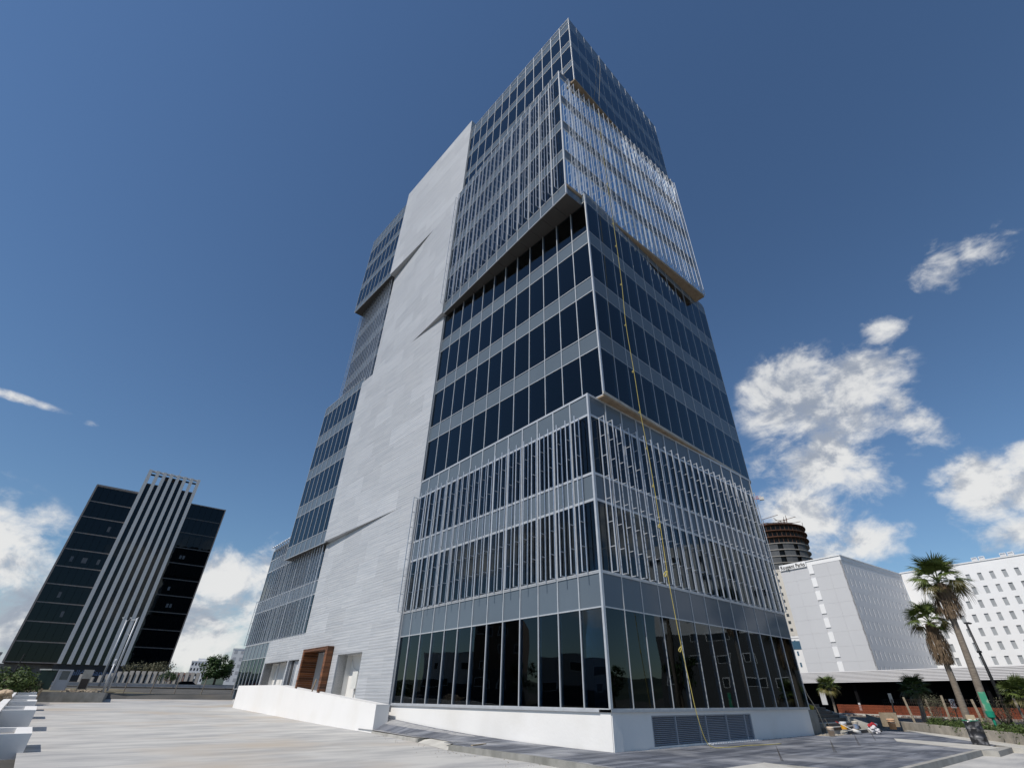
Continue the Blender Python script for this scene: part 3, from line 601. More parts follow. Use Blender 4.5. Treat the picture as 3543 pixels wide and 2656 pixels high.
# ------------------------------------------------------------------ left: planters, walls, utilities
pw = []
def pt_top(u): return gz(u)+.5+.34*sstep(13,24,u)
SOIL = mat('planter_soil', (.26,.25,.235), (.19,.18,.165), rough=.95, nscale=4)
def planter(u0, L, w0, label):
    t = thing('planter_box', label, 'planter', uv(u0+L/2,-15,gz(u0)), 'white planter boxes along the drive')
    z0a, z1a = gz(u0)-.2, pt_top(u0); zb = pt_top(u0+L)
    b = MB(); vr, vl = -14.45, -15.6
    def side(ua, ub, va, vb):
        P = [uv(ua,va,z0a), uv(ub,va,z0a), uv(ub,vb,z0a), uv(ua,vb,z0a)]
        Tp = [uv(ua,va,pt_top(ua)), uv(ub,va,pt_top(ub)), uv(ub,vb,pt_top(ub)), uv(ua,vb,pt_top(ua))]
        k = len(b.v); b.v += P+Tp; b.f += [(k,k+1,k+2,k+3),(k+7,k+6,k+5,k+4)]+[(k+i,k+4+i,k+4+(i+1)%4,k+(i+1)%4) for i in range(4)]; b.mi += [0]*6
    side(u0,u0+.18,vr,vl); side(u0+L-.18,u0+L,vr,vl); side(u0+.181,u0+L-.181,vr,vr-.42)
    b.obj('box_wall', WHITE, t); s = MB(); s.prism([uv(u0+.18,vr-.42,z0a),uv(u0+.18,vl,z0a),uv(u0+L-.18,vl,z0a),uv(u0+L-.18,vr-.42,z0a)], (0,0,z1a-z0a-.08)); s.obj('soil', SOIL, t)
for (u0, L), lb in zip(((12.1,2.9),(21.4,2.6),(29.8,2.3),(38.0,2.0),(45.2,1.7)), ('nearest white rendered planter box, cut by the left edge of the photo','second white planter box from the camera along the left of the drive','third white planter box from the camera along the left of the drive','fourth small white planter box in the row beside the drive','farthest white planter box in the row, beside the timber boards')): planter(u0, L, 0, lb)
b = MB()
for a, c in zip(range(6,50,4), range(10,54,4)):
    P = [uv(a,-15.62,gz(a)-.3), uv(c,-15.62,gz(c)-.3), uv(c,-15.62,pt_top(c)+.02), uv(a,-15.62,pt_top(a)+.02)]; b.prism(P[::-1], -uR*.3)
tag(b.obj('planter_wall', WHITE), 'long low white wall running behind the white planter boxes', 'wall')
# timber boards and sandbag
TIM = mat('site_timber', (.44,.36,.26), (.32,.25,.17), rough=.85, nscale=5, stretch=(1,1,1), rnd=.15)
t = thing('timber_boards', 'stack of tan timber boards beside the end of the grey wall on the left', 'boards', uv(49.5,-14.2,gz(49)))
for i in range(4): link('board', cube(TIM), t, Matrix.Translation(uv(49.6+.15*i,-14.35+.02*i,gz(49)+.45)) @ BLf.rot() @ Matrix.Rotation(R(4*i-5),4,'Z') @ Matrix.Rotation(R(10),4,'X') @ Matrix.Diagonal((.5,.06,1.2,1)))
def blob(name, c, sx, sy, sz, m, amp=.2, rot=None, seed=1):
    bm = bmesh.new(); bmesh.ops.create_icosphere(bm, subdivisions=4, radius=1); rnd = random.Random(seed)
    from mathutils import noise as N
    for v in bm.verts:
        k = 1+amp*N.noise(v.co*1.6+Vector((seed,0,0)))+amp*.45*N.noise(v.co*5+Vector((0,seed,0))); v.co = Vector((v.co.x*sx*k, v.co.y*sy*k, v.co.z*sz*k))
    me = bpy.data.meshes.new(name); bm.to_mesh(me); bm.free(); me.materials.append(m); me.polygons.foreach_set('use_smooth', [True]*len(me.polygons))
    return link(name, me, None, Matrix.Translation(c) @ (rot or Matrix.Identity(4)))
BAG = mat('sandbag', (.50,.39,.27), (.38,.28,.185), rough=.85, nscale=3, bump=.4, bscale=6)
tag(blob('sack', uv(33,-16.0,pt_top(33)+.12), 1.1,.36,.30, BAG, .45, BLf.rot(), 3), 'crumpled tan sack lying over the low white wall on the left', 'sack')
# grey stained wall and far wall
def wallbox(name, p0, p1, z0, z1, th, m, label, cat='wall', outn=None):
    p0, p1 = Vector((p0[0],p0[1],0)), Vector((p1[0],p1[1],0)); d = (p1-p0); n = Vector((d.y,-d.x,0)).normalized()*th
    b = MB(); b.prism([p0+Vector((0,0,z0)), p1+Vector((0,0,z0)), p1+n+Vector((0,0,z0)), p0+n+Vector((0,0,z0))], (0,0,z1-z0)); o = b.obj(name, m); tag(o, label, cat); return o
pL0, pL1 = atz(-40.9,0,64), atz(-36.5,0,64)
wallbox('stained_wall', pL1, pL0, .3, 1.60, 9.0 if False else .5, CONCD, 'stained grey concrete retaining wall left of the far drive end')
b = MB(); pr1, pr2 = atz(-36.52,0,64), atz(-36.3,0,73.5); b.prism([pr1+Vector((0,0,.3)),pr2+Vector((0,0,.3)),pr2+Vector((0,0,1.58)),pr1+Vector((0,0,1.58))], (-.3,-.1,0)); tag(b.obj('return_wall', CONCD), 'short return of the stained concrete wall running back from its right end', 'wall')
wallbox('far_wall', atz(-25.5,0,79), atz(-36.4,0,73.5), .6, 1.565, .35, CONCD, 'low stained grey wall closing the far end of the drive')
BANK = mat('dry_bank', (.20,.165,.10), (.115,.095,.06), rough=.95, nscale=1.4, detail=8, c3=(.10,.095,.045), s3=.5, bump=.5, bscale=4)
b = MB(); A = [atz(-50,1.5,70),atz(-40.95,1.5,64.6),atz(-36.6,1.52,64.6),atz(-36.3,1.52,73.9),atz(-25.5,1.5,79.4),atz(-22,1.5,82)]; Bk = [atz(-50,2.25,98),atz(-41,2.25,96),atz(-37,2.25,95.5),atz(-34,2.25,95),atz(-26,2.25,95),atz(-22,2.25,96)]
for i in range(5):
    for k in range(6):
        q = lambda P, Q, t: P+(Q-P)*t
        b.poly([q(A[i],Bk[i],k/6), q(A[i+1],Bk[i+1],k/6), q(A[i+1],Bk[i+1],(k+1)/6), q(A[i],Bk[i],(k+1)/6)])
b.obj('dirt_bank', BANK, kind='structure')
b = MB(); b.poly([atz(-55,2.28,96),atz(-20,2.28,95),atz(-20,2.6,135),atz(-55,2.6,135)]); b.obj('upper_road', mat('asphalt',(.06,.06,.06),(.045,.045,.045),rough=.95), kind='structure')
# rubble on the bank
rb = MB(); rr_ = random.Random(5)
for i in range(260):
    az = rr_.uniform(-39.3,-36.9); D_ = rr_.uniform(65,71); s = rr_.uniform(.06,.26); p = atz(az, 1.55+.02*(D_-64.6)+s*.3, D_)
    b_ = Matrix.Rotation(rr_.uniform(0,6),3,'Z') @ Matrix.Rotation(rr_.uniform(0,6),3,'X'); rb.box(p, b_ @ Vector((s,0,0)), b_ @ Vector((0,s*.8,0)), b_ @ Vector((0,0,s*.6)))
tag(rb.obj('rubble', mat('rubble_stone',(.36,.30,.23),(.24,.20,.15),rough=.95,nscale=4)), kind='stuff')
# guard rail
RAIL = mat('rail_steel', (.36,.38,.42), (.27,.29,.33), rough=.45, metal=.6, nscale=1)
t = thing('guard_rail', 'grey steel guard rail along the raised road in front of the dark tower', 'guard rail', atz(-35,2.2,95))
b = MB(); P = [at(a,.0122+( .0115-.0122)*(a+45)/18,95) for a in range(-52,-24,2)]
for p, q in zip(P, P[1:]):
    d = q-p; 
    for dz, th in ((.11,.07),(-.01,.03),(-.13,.07)): b.box((p+q)/2+Vector((0,0,dz)), d, Vector((-d.y,d.x,0)).normalized()*th, Vector((0,0,.10)))
b.obj('rail_beam', RAIL, t)
for i in range(13): p = P[i]; link('rail_post', cube(RAIL), t, Matrix.Translation(p+Vector((0,0.1,-.3))) @ Matrix.Diagonal((.12,.12,.7,1)))
# leaning fence posts on far wall
POST = mat('weathered_post', (.26,.22,.18), (.17,.145,.12), rough=.9, nscale=6)
for i, az in enumerate((-35.35,-33.5,-31.75,-29.75,-27.35)):
    b = MB(); p = atz(az,1.4,76); q = p+Vector((.05+.1*(i%2),0,1.9)); b.tube([p,q], [.055,.04], 7); o = b.obj('fence_post', POST)
    ORD = ('first','second','third','fourth','fifth')
    tag(o, ORD[i]+' thin weathered post from the left on the far low wall before the guard rail', 'post', 'thin posts on the far wall')
# utility cabinets
GRN = mat('green_cabinet', (.018,.045,.032), (.014,.036,.026), rough=.5, nscale=1)
def cab(name, az0, az1, t0, t1, D_, m, label, cat, th=.7):
    p0, p1 = at(az0,t0,D_), at(az1,t0,D_); h = (t1-t0)*D_; d = p1-p0; n = Vector((-d.y,d.x,0)).normalized()
    o = thing(name, label, cat, (p0+p1)/2); b = MB(); b.box((p0+p1)/2+n*th/2+Vector((0,0,h/2)), d, n*th, Vector((0,0,h))); b.obj('body', m, o); return o, p0, d, n, h
o, p0, d, n, h = cab('utility_cabinet', -41.1,-40.15,.0046,.0268,66,GRN,'dark green double door utility cabinet behind the stained wall','cabinet')
for k in (.26,.74): bb = MB(); bb.box(p0+d*k-n*.015+Vector((0,0,h*.5)), d*.45, n*.03, Vector((0,0,h*.9))); bb.obj('door', GRN, o)
link('cap', cube(mat('cab_cap',(.35,.37,.36))), o, Matrix.Translation(p0+d*.5+n*.35+Vector((0,0,h+.06))) @ Matrix.Diagonal((1.1,.9,.1,1)))
WCB = mat('meter_white', (.46,.48,.52), (.40,.42,.46), rough=.6, nscale=1)
o, p0, d, n, h = cab('meter_housing', -40.08,-39.15,.004,.0283,65.6,WCB,'pale blue grey meter housing with a recessed panel beside the green cabinet','cabinet')
bb = MB(); bb.box(p0+d*.55-n*.02+Vector((0,0,h*.72)), d*.55, n*.04, Vector((0,0,h*.42))); bb.obj('meter_panel', mat('meter_grey',(.16,.17,.165),(.12,.13,.125),rough=.5), o)
bb = MB(); bb.box(p0+d*.86-n*.05+Vector((0,0,h*.5)), d*.06, n*.1, Vector((0,0,h))); bb.box(p0+d*.04-n*.05+Vector((0,0,h*.5)), d*.06, n*.1, Vector((0,0,h))); bb.box(p0+d*.5-n*.06+Vector((0,0,h*.97)), d*1.0, n*.12, Vector((0,0,h*.06))); bb.obj('frame', WCB, o)
o, p0, d, n, h = cab('concrete_pier', -38.5,-37.85,.0055,.029,66.5,CONC,'short concrete pier with a dark lower opening standing in rubble','pier',.6)
bb = MB(); bb.box(p0+d*.5-n*.02+Vector((0,0,h*.28)), d*.78, n*.04, Vector((0,0,h*.5))); bb.obj('opening', mat('dark_brick',(.045,.035,.03)), o)
# poles
STEEL = mat('pole_steel', (.46,.48,.51), (.38,.40,.43), rough=.5, metal=.3, nscale=2)
def pole(az, zb, zt, D_, r, label, head, grp='silver poles behind the drive'):
    t = thing('light_pole', label, 'pole', atz(az,zb,D_), grp); b = MB(); b.tube([atz(az,zb,D_), atz(az,zt,D_)], [r,r*.75], 10); b.obj('shaft', STEEL, t, smooth=True)
    top = atz(az,zt,D_); b = MB()
    if head == 2:
        for s in (-1,1): b.tube([top+Vector((0,0,-.2)), top+Vector((.5*s,0,.25))], .03, 6); b.box(top+Vector((.55*s,0,.3)), (.35,0,0),(0,.25,0),(0,0,.12))
    elif head == 1:
        b.tube([top+Vector((0,0,-1.6)), top+Vector((-.38,0,-1.5)), top+Vector((-.38,0,-.3)), top+Vector((.1,0,.05))], .035, 6); b.box(top+Vector((-.3,0,-.2)),(.5,0,0),(0,.2,0),(0,0,.1))
    else: b.lathe([(r*1.3,-.1),(r*1.4,.1),(.02,.22)], top, 10)
    b.obj('lamp_head' if head else 'cap', STEEL, t)
pole(-37.14, 2.2, 10.4, 95, .13, 'slim tall silver pole with a two armed head in front of the dark tower', 2)
pole(-36.45, 1.7, 8.05, 67, .10, 'taller thick silver pole with a bracket near its top behind the stained wall', 1)
pole(-36.72, 1.6, 4.1, 65.5, .10, 'short silver bollard like pole with a domed cap between the two tall poles', 0)
t = thing('dark_post', 'leaning dark thin post in front of the dark tower on the far left', 'post', at(-42.9,.004,72)); b = MB(); b.tube([at(-42.7,.003,72), at(-42.55,.045,72)], .05, 6); b.obj('shaft', DARK, t)

# ------------------------------------------------------------------ dark tower on the left
DT = thing('dark_tower', 'dark glass office tower with vertical pale granite fins on the left', 'building', at(-38.2,.01,165))
LD = 165*math.cos(R(5.3)); lc = -38.2
fd = hd(R(lc+90)); fnrm = -hd(R(lc)); LP = hd(R(lc))*LD
LF = Face((LP.x,LP.y), R(lc+90), False); LF.n = fnrm; LF.X = fd if fd.cross(fnrm).z > 0 else -fd
def lx(az): return LD*math.tan(R(az-lc))
def lz(t, az=lc): return CAMZ+t*LD/math.cos(R(az-lc))
xl0, xl1, xr0, xr1 = lx(-43.47), lx(-40.42), lx(-36.1), lx(-32.93)
zb_, zt_ = lz(.0352,-43.5), lz(.2791,-43.5); ztc = lz(.3228); fh = (.0236*LD/math.cos(R(5)))
BGI = mat('dark_office_interior', (.02,.021,.024), (.012,.013,.015), rough=.6, nscale=.3)
b = MB(); LF.mb(b, xl0+.2, xr1-.2, zb_, zt_-.2, -18, -1.0); LF.mb(b, xl1+.3, xr0-.3, 2.5, ztc-3.4, -14, -1.0); b.obj('core', BGI, DT)
TRIM2 = mat('dark_trim', (.10,.095,.095), (.07,.07,.07), rough=.5, metal=.2)
def lgrid(x0, x1, nx, nfl, side):
    lv = [zb_+(zt_-zb_-.9*0)*i/(nfl) for i in range(nfl+1)]; dz = lv[1]-lv[0]
    for i in range(nfl):
        for k in range(nx):
            a, c = x0+(x1-x0)*k/nx, x0+(x1-x0)*(k+1)/nx
            LF.box('glass_pane', BLKGL, DT, a+.02, c-.02, lv[i]+.03, lv[i+1]-.03, -.06, random.uniform(-.02,.0))
    for z in lv: LF.box('floor_band', TRIM2 if side else TRIM, DT, x0, x1, z-.11, z+.11, -.1, .10)
    return lv
lgrid(xl0, xl1, 6, 10, 0); lgrid(xr0, xr1, 6, 10, 1)
LF.box('edge_trim', TRIM, DT, xl0-.35, xl0, zb_-.2, zt_+.3, -18, .3); LF.box('edge_trim', TRIM, DT, xr1, xr1+.25, zb_-.2, zt_+.2, -18, .15)
LF.box('roof_trim', TRIM, DT, xl0-.3, xl1, zt_, zt_+.45, -18, .2); LF.box('roof_trim', TRIM, DT, xr0, xr1+.2, zt_-.1, zt_+.15, -18, .15)
fa = (-40.40,-39.77,-39.2,-38.62,-38.04,-37.46,-36.88,-36.27)
for i, az in enumerate(fa):
    x = lx(az); LF.box('granite_fin', FIN, DT, x, x+.78, lz(.0348), ztc, -.2, .85)
for i in range(7):
    a, c = lx(fa[i])+.79, lx(fa[i+1])-.01
    for k in range(12):
        z0 = lz(.0348)+k*3.93; z1 = z0+3.9
        if k == 11 and i in (0,1,5,6): continue
        if z0 < ztc-2.0: LF.box('glass_pane', BLKGL, DT, a, c, z0, min(z1,ztc-2.0), -.3, -.24)
    LF.box('top_beam', FIN, DT, a, c, ztc-.35, ztc-.05, -.3, .5); LF.box('mid_beam', DARK, DT, a, c, ztc-1.3, ztc-.9, -.3, 0)
    if i in (2,3,4): LF.box('crown_panel', DARK, DT, a, c, ztc-3.6, ztc-.6, -1.2, -.9)
OW = mat('pale_blind', (.085,.095,.11), (.06,.068,.08), rough=.5, nscale=1)
for k, (fx_, row, dx_) in enumerate(((.22,5,0),(.48,5,0),(.53,5,0),(.82,5,0),(.35,3,.4),(.6,2,.1),(.7,7,.2))):
    x = xl0+(xl1-xl0)*fx_; z = zb_+(zt_-zb_)*(row+.3)/10; LF.box('window_blind', OW, DT, x, x+.55, z, z+1.25, .0, .03)
for k, (fx_, row) in enumerate(((.28,6),(.36,6),(.30,4),(.42,3),(.5,3))):
    x = xr0+(xr1-xr0)*fx_; z = zb_+(zt_-zb_)*(row+.3)/10; LF.box('window_blind', OW, DT, x, x+.5, z, z+.9, .0, .03)
b = MB(); b.tube([LF.pt(lx(-37.92),ztc-.5,-3), LF.pt(lx(-37.92),ztc+3.2,-3)], .05, 5); b.obj('antenna', STEEL, DT)
SB = mat('sign_band', (.022,.024,.030), (.016,.018,.022), rough=.5, nscale=1)
LF.box('sign_band', SB, DT, xl1-.4, xr0+.9, 2.2, lz(.0346), -1.5, .1)
LF.box('podium', mat('podium_panel',(.19,.19,.195),(.13,.13,.135),rough=.8,nscale=1), DT, xl0-4, xl1-.4, 2.2, zb_-.3, -8, -2.0)
LF.box('podium', DARK, DT, xr0+.9, xr1, 2.2, zb_-.3, -10, -4.0)
def text_mesh(s, size, depth, m):
    cu = bpy.data.curves.new('txt','FONT'); cu.body = s; cu.size = size; cu.extrude = depth; cu.offset = .008; cu.align_x = 'LEFT'
    o = bpy.data.objects.new('txt', cu); COL.objects.link(o); dg = bpy.context.evaluated_depsgraph_get(); me = bpy.data.meshes.new_from_object(o.evaluated_get(dg))
    bpy.data.objects.remove(o); me.materials.clear(); me.materials.append(m); return me
def text_on(F, s, u0, u1, z, h, e, m, parent, name='sign_lettering', depth=.04):
    me = text_mesh(s, 1.0, depth, m); xs = [v.co.x for v in me.vertices]; w = max(xs)-min(xs); hh = max(v.co.y for v in me.vertices)
    k = (u1-u0)/w; kz = h/.73
    Mx = Matrix.Translation(F.pt(u0,z,e)) @ Matrix(((F.d.x,0,F.n.x,0),(F.d.y,0,F.n.y,0),(0,1,0,0),(0,0,0,1))) @ Matrix.Diagonal((k,kz,1,1)) @ Matrix.Translation((-min(xs),0,0))
    return link(name, me, parent, Mx)
BLUET = mat('blue_letters', (.16,.22,.36), (.13,.18,.30), rough=.5, nscale=1)
text_on(LF, 'Pabellón Santa Fe', lx(-40.0), lx(-36.15), lz(.0222), 1.05, .16, BLUET, DT)
# podium screen with poster, slab fins
scr = thing('podium_screen', 'dark slatted screen wall with a pale poster below the left end of the dark tower', 'screen', at(-43,.01,120))
SF_ = hd(R(-43)); S0 = SF_*120; SFc = Face((S0.x,S0.y), R(47), False); SFc.n = -SF_; SFc.X = SFc.d if SFc.d.cross(SFc.n).z > 0 else -SFc.d
SFc.box('panel', DARK, scr, -4.5, 2.6, 2.4, 4.2, -.2, 0)
for i in range(8): SFc.box('tile', mat('screen_tile',(.20,.20,.21),(.15,.15,.16),rough=.7,nscale=2,rnd=.2), scr, -4.4+.88*i, -3.56+.88*i, 2.7, 4.1, 0, .04)
SFc.box('poster', mat('faded_poster',(.34,.30,.33),(.16,.14,.18),rough=.7,nscale=1.2,c3=(.35,.08,.06),s3=.9), scr, -1.2, 1.6, 2.8, 3.7, .05, .08)
SFc.box('white_rail', WHITE2, scr, -6, 3.0, 2.42, 2.52, .1, .2)
FT = mat('pale_slab', (.47,.44,.40), (.38,.355,.325), rough=.8, nscale=1, rnd=.06)
fz = [.0235,.0203,.0227,.0243,.0259,.0279,.0281]+[.0293]*13
fx = [-38.49,-37.80,-37.25,-36.82,-36.50,-36.11,-35.71,-35.29,-34.88,-34.46,-34.03,-33.65,-33.24,-32.89,-32.50,-32.10,-31.70,-31.26,-30.85,-30.44]
for i, (a, t_) in enumerate(zip(fx, fz)):
    D_ = 128; p = at(a, .010, D_); h = (t_-.010)*D_; th = R(lc+90+18)
    b = MB(); d = hd(th)*.62; n = Vector((-d.y,d.x,0)).normalized()*.4; b.box((0,0,h/2), d, n, (0,0,h)); o = b.obj('slab_fin', FT, None, Matrix.Translation(p))
    NTH = 'first second third fourth fifth sixth seventh eighth ninth tenth eleventh twelfth thirteenth fourteenth fifteenth sixteenth seventeenth eighteenth nineteenth twentieth'.split()
    tag(o, ('lower ' if i < 4 else '')+'pale upright stone slab, '+NTH[i]+' from the left in the row below the dark tower', 'slab', 'row of pale stone slabs')

# ------------------------------------------------------------------ vegetation helpers
LEAF = mat('leaf_green', (.045,.085,.022), (.022,.048,.012), rough=.55, spec=.3, nscale=3, rnd=.1)
LEAF2 = mat('shrub_green', (.075,.11,.025), (.04,.065,.015), rough=.6, spec=.3, nscale=3)
OLIVE = mat('olive_leaf', (.12,.12,.075), (.075,.075,.045), rough=.7, spec=.2, nscale=4)
BARK = mat('bark', (.16,.125,.095), (.09,.07,.055), rough=.95, nscale=6, stretch=(1,1,.4), bump=.6)
def leaves(b, clumps, per, s, rnd, mi=0):
    for c, r in clumps:
        for _ in range(per):
            d = Vector((rnd.gauss(0,1),rnd.gauss(0,1),rnd.gauss(0,1))).normalized(); p = Vector(c)+d*r*(rnd.random()**.4)
            t = Vector((rnd.gauss(0,1),rnd.gauss(0,1),rnd.gauss(0,.6))).normalized(); n = (d+Vector((rnd.gauss(0,.5),rnd.gauss(0,.5),rnd.gauss(0,.5)+.3))).normalized(); w = n.cross(t); w = w.normalized() if w.length > 1e-4 else Vector((1,0,0)); t = w.cross(n); k = s*rnd.uniform(.6,1.3)
            b.poly([p-t*k, p+w*k*.45, p+t*k, p-w*k*.45], mi)
def tree(base, h, rx, rz, label, cat='tree', seed=1, m=LEAF, nclump=46, per=110, s=.11, grp=None, trunk_h=.35):
    rnd = random.Random(seed); t = thing('broadleaf_tree', label, cat, base, grp); b = MB(); base = Vector(base)
    top = base+Vector((0,0,h*trunk_h)); b.tube([base-Vector((0,0,.2)), top], [h*.045,h*.03], 8)
    cc = base+Vector((0,0,h-rz)); cl = []
    for i in range(nclump):
        d = Vector((rnd.gauss(0,1),rnd.gauss(0,1),rnd.gauss(0,1))).normalized(); k = rnd.uniform(.45,.95); c = cc+Vector((d.x*rx*k, d.y*rx*k, d.z*rz*k)); cl.append((c, rnd.uniform(.16,.30)*rx))
        if i % 5 == 0: b.tube([top, (top+c)/2+Vector((0,0,.1)), c], [h*.018,h*.012,h*.005], 5)
    b.obj('trunk', BARK, t); lb = MB(); leaves(lb, cl, per, s, rnd); lb.obj('crown', m, t); return t
def shrub(name, base, rx, rz, label, seed, m=LEAF2, n=14, per=70, s=.07, grp=None, cat='shrub'):
    rnd = random.Random(seed); t = thing(name, label, cat, base, grp); cl = []; base = Vector(base); b = MB()
    for i in range(n):
        a = rnd.uniform(0,6.28); q = rnd.random()**.5; c = base+Vector((math.cos(a)*rx*q, math.sin(a)*rx*q, rz*rnd.uniform(.35,.9))); cl.append((c, rnd.uniform(.22,.4)*rx))
        b.tube([base, (base+c)/2, c], [.02,.015,.006], 4)
    b.obj('stem', BARK, t); lb = MB(); leaves(lb, cl, per, s, rnd); lb.obj('foliage', m, t); return t
tree(at(-29.0,.012,112), 5.0, 2.75, 2.2, 'dense round dark green tree beside the left corner of the office tower', seed=3, s=.17, nclump=60, per=120)
shrub('hedge_bush', atz(-43.7,1.1,60), 2.6, 1.6, 'bright green leafy bush behind the low white wall on the far left', 11, n=26, per=120, s=.14)
shrub('weedy_bush', atz(-41.9,1.55,66), 1.3, .9, 'straggly dry weedy bush left of the green cabinet', 12, m=OLIVE, n=12, per=60, s=.09)
shrub('bank_bush', at(-32.6,.016,125), 1.6, 1.6, 'small dark bush behind the pale slabs under the dark tower', 13, m=LEAF, n=16, per=60, s=.14)
shrub('hanging_hedge', at(-34.2,.0275,138), 4.0, 1.1, 'leafy brown green hedge under the right end of the dark tower', 14, m=OLIVE, n=26, per=90, s=.2)
# car, far buildings, hills on the left
def car(p, head, m, label):
    t = thing('parked_car', label, 'car', p); d = hd(head); n = Vector((-d.y,d.x,0)); Z = Vector((0,0,1)); p = Vector(p)
    prof = [(-2.2,.35),(-2.2,.8),(-1.7,.95),(-1.1,1.4),(.5,1.42),(1.1,.98),(2.0,.85),(2.2,.6),(2.2,.35)]
    b = MB(); b.prism([p+d*x+Z*z-n*.85 for x, z in prof], n*1.7); b.obj('body', m, t)
    g = MB(); g.prism([p+d*x+Z*z-n*.87 for x, z in ((-1.5,.98),(-1.0,1.32),(.42,1.34),(.92,1.0))], n*1.74); g.obj('window', BLKGL, t)
    for x in (-1.35,1.35):
        for s in (-.8,.8): w = MB(); w.tube([p+d*x+n*(s-.1)+Z*.33, p+d*x+n*(s+.1)+Z*.33], .33, 14); w.obj('wheel', DARK, t)
car(at(-31.0,.0045,108), R(lc+90), mat('black_paint',(.02,.02,.022),(.018,.018,.02),rough=.2,coat=1), 'black car parked behind the guard rail near the round tree')
FW = mat('far_window', (.05,.055,.06), (.04,.045,.05), rough=.25, nscale=1)
def far_block(name, az0, az1, D_, z0, z1, m, label, nx, nz, dep=14, ww=.5, wh=.5, wm_=None, roof=True, turn=0.):
    t = thing(name, label, 'building', atz((az0+az1)/2,z0,D_)); a = R((az0+az1)/2); P = hd(a)*D_; F = Face((P.x,P.y), a+math.pi/2+turn, False); F.n = -hd(a+turn); F.X = F.d if F.d.cross(F.n).z > 0 else -F.d
    w = D_*math.tan(R(az1-az0)/2); F.box('wall', m, t, -w, w, z0, z1, -dep, 0)
    for i in range(nx):
        for j in range(nz):
            cx = -w+2*w*(i+.5)/nx; cz = z0+(z1-z0)*(j+.6)/nz; hw, hh = w/nx*ww, (z1-z0)/nz*wh*.5
            F.box('window', wm_ or FW, t, cx-hw, cx+hw, cz-hh, cz+hh, -.1, .03)
    if roof: F.box('roof_parapet', m, t, -w-.1, w+.1, z1, z1+.5, -dep-.1, .1)
    return t, F, w
t, F, w = far_block('white_block', -31.25,-30.0,320,4,1.46+.0435*320,WHITE2,'distant white apartment block with small balconies left of the round tree',5,5); F.box('roof_tank', WHITE2, t, -w*.3, w*.9, 15.5, 17.0, -6, -1)
far_block('grey_white_block', -28.28,-26.6,300,3,1.46+.0628*300,WHITE2,'tall pale block partly hidden behind the left end of the office tower',3,6,wm_=GREYD)
F_ = far_block('pale_block', -46.5,-43.85,190,3,1.46+.043*190,mat('cream_paint',(.62,.60,.56),(.58,.56,.52),rough=.7),'pale building at the left edge beside the dark tower',3,4)
far_block('long_shed', -32.7,-30.9,210,3,1.46+.0262*210,mat('shed_white',(.6,.55,.52),(.5,.25,.16),rough=.7,nscale=.3),'low distant shed with a red roof line behind the slabs',6,1)
HILL = mat('wooded_hill', (.045,.065,.045), (.03,.045,.03), rough=.95, nscale=.02, detail=8, c3=(.07,.085,.055), s3=.01)
b = MB(); NH = 180
from mathutils import noise as NZ
for k in range(NH+1):
    a = 2*math.pi*k/NH; r0 = 1500; h = 38+30*NZ.noise(Vector((math.cos(a)*2.5,math.sin(a)*2.5,1)))+9*NZ.noise(Vector((math.cos(a)*14,math.sin(a)*14,3)))
    for r, z in ((r0-400,-2),(r0-120,h*.6),(r0,h),(r0+300,h*.4)): b.v.append(Vector((math.sin(a)*r, math.cos(a)*r, z)))
for k in range(NH):
    for j in range(3): q = k*4+j; b.f.append((q,q+4,q+5,q+1)); b.mi.append(0)
b.obj('hills', HILL, kind='structure', smooth=True)

# ------------------------------------------------------------------ hotel on the right
HT = thing('hotel', 'white and grey hotel with rows of windows and a rooftop name sign', 'building', (95,125,0))
e2 = R(144.6); e1 = R(54.6); HK = Vector((76.6,118.4,0)); HZ = 31.1
HLf = Face((HK.x,HK.y), e2+math.pi, True); HLf.n = -hd(e1); HLf.X = HLf.d if HLf.d.cross(HLf.n).z > 0 else -HLf.d      # sign facade: u from the near corner leftwards
HJf = Face((HK.x,HK.y), e1, False); HJf.n = hd(e2); HJf.X = HJf.d if HJf.d.cross(HJf.n).z > 0 else -HJf.d               # side facade: u into depth
HJ = HK+hd(e1)*34.8
HRf = Face((HJ.x,HJ.y), e2, True); HRf.n = -hd(e1); HRf.X = HRf.d if HRf.d.cross(HRf.n).z > 0 else -HRf.d
HLf.box('side_wing', GREYP, HT, 0.02, 15.35, -.3, HZ, -30, -.1)
HRf.box('rear_wing', WHITE2, HT, 0.02, 62, -.3, HZ+.25, -16, -.3)
b = MB(); fl = 3.02
# sign facade: grey panels either side of a white strip
xs0, xs1 = 7.0, 8.15
for j in range(10):
    z0, z1 = HZ-1.0-fl*(j+1), HZ-1.0-fl*j
    if z1 < 1: break
    for a, c in ((.0,3.5),(3.5,xs0),(xs1,11.8),(11.8,15.4)): HLf.box('wall_panel', GREYP, HT, a+.008, c-.008, z0+.008, z1-.008, -.12, 0)
    HLf.box('strip_panel', WHITE2, HT, xs0, xs1, z0+1.02, z1, -.12, .06); HLf.box('window', GREYD, HT, xs0+.05, xs1-.05, z0+.02, z0+1.0, -.4, -.3)
HLf.box('roof_band', WHITE2, HT, -.1, 8.2, HZ-1.0, HZ, -.4, .05); HLf.box('roof_cap', WHITE2, HT, -.15, 8.25, HZ, HZ+.22, -.5, .22)
HLf.box('sign_board', WHITE2, HT, 8.3, 15.3, HZ-1.15, HZ+.25, -.3, .3)
text_on(HRf if False else Face((0,0),0,True), 'x', 0, 1, 0, 1, 0, DARK, HT) if False else None
HSf = Face(tuple((HLf.pt(15.0,0,0))[:2]), e2, True); HSf.n = HLf.n; HSf.X = HSf.d if HSf.d.cross(HSf.n).z > 0 else -HSf.d
text_on(HSf, 'Roygent Parks', .05, 6.45, HZ-.92, 1.0, .33, mat('black_letters',(.02,.02,.02)), HT, depth=.03)
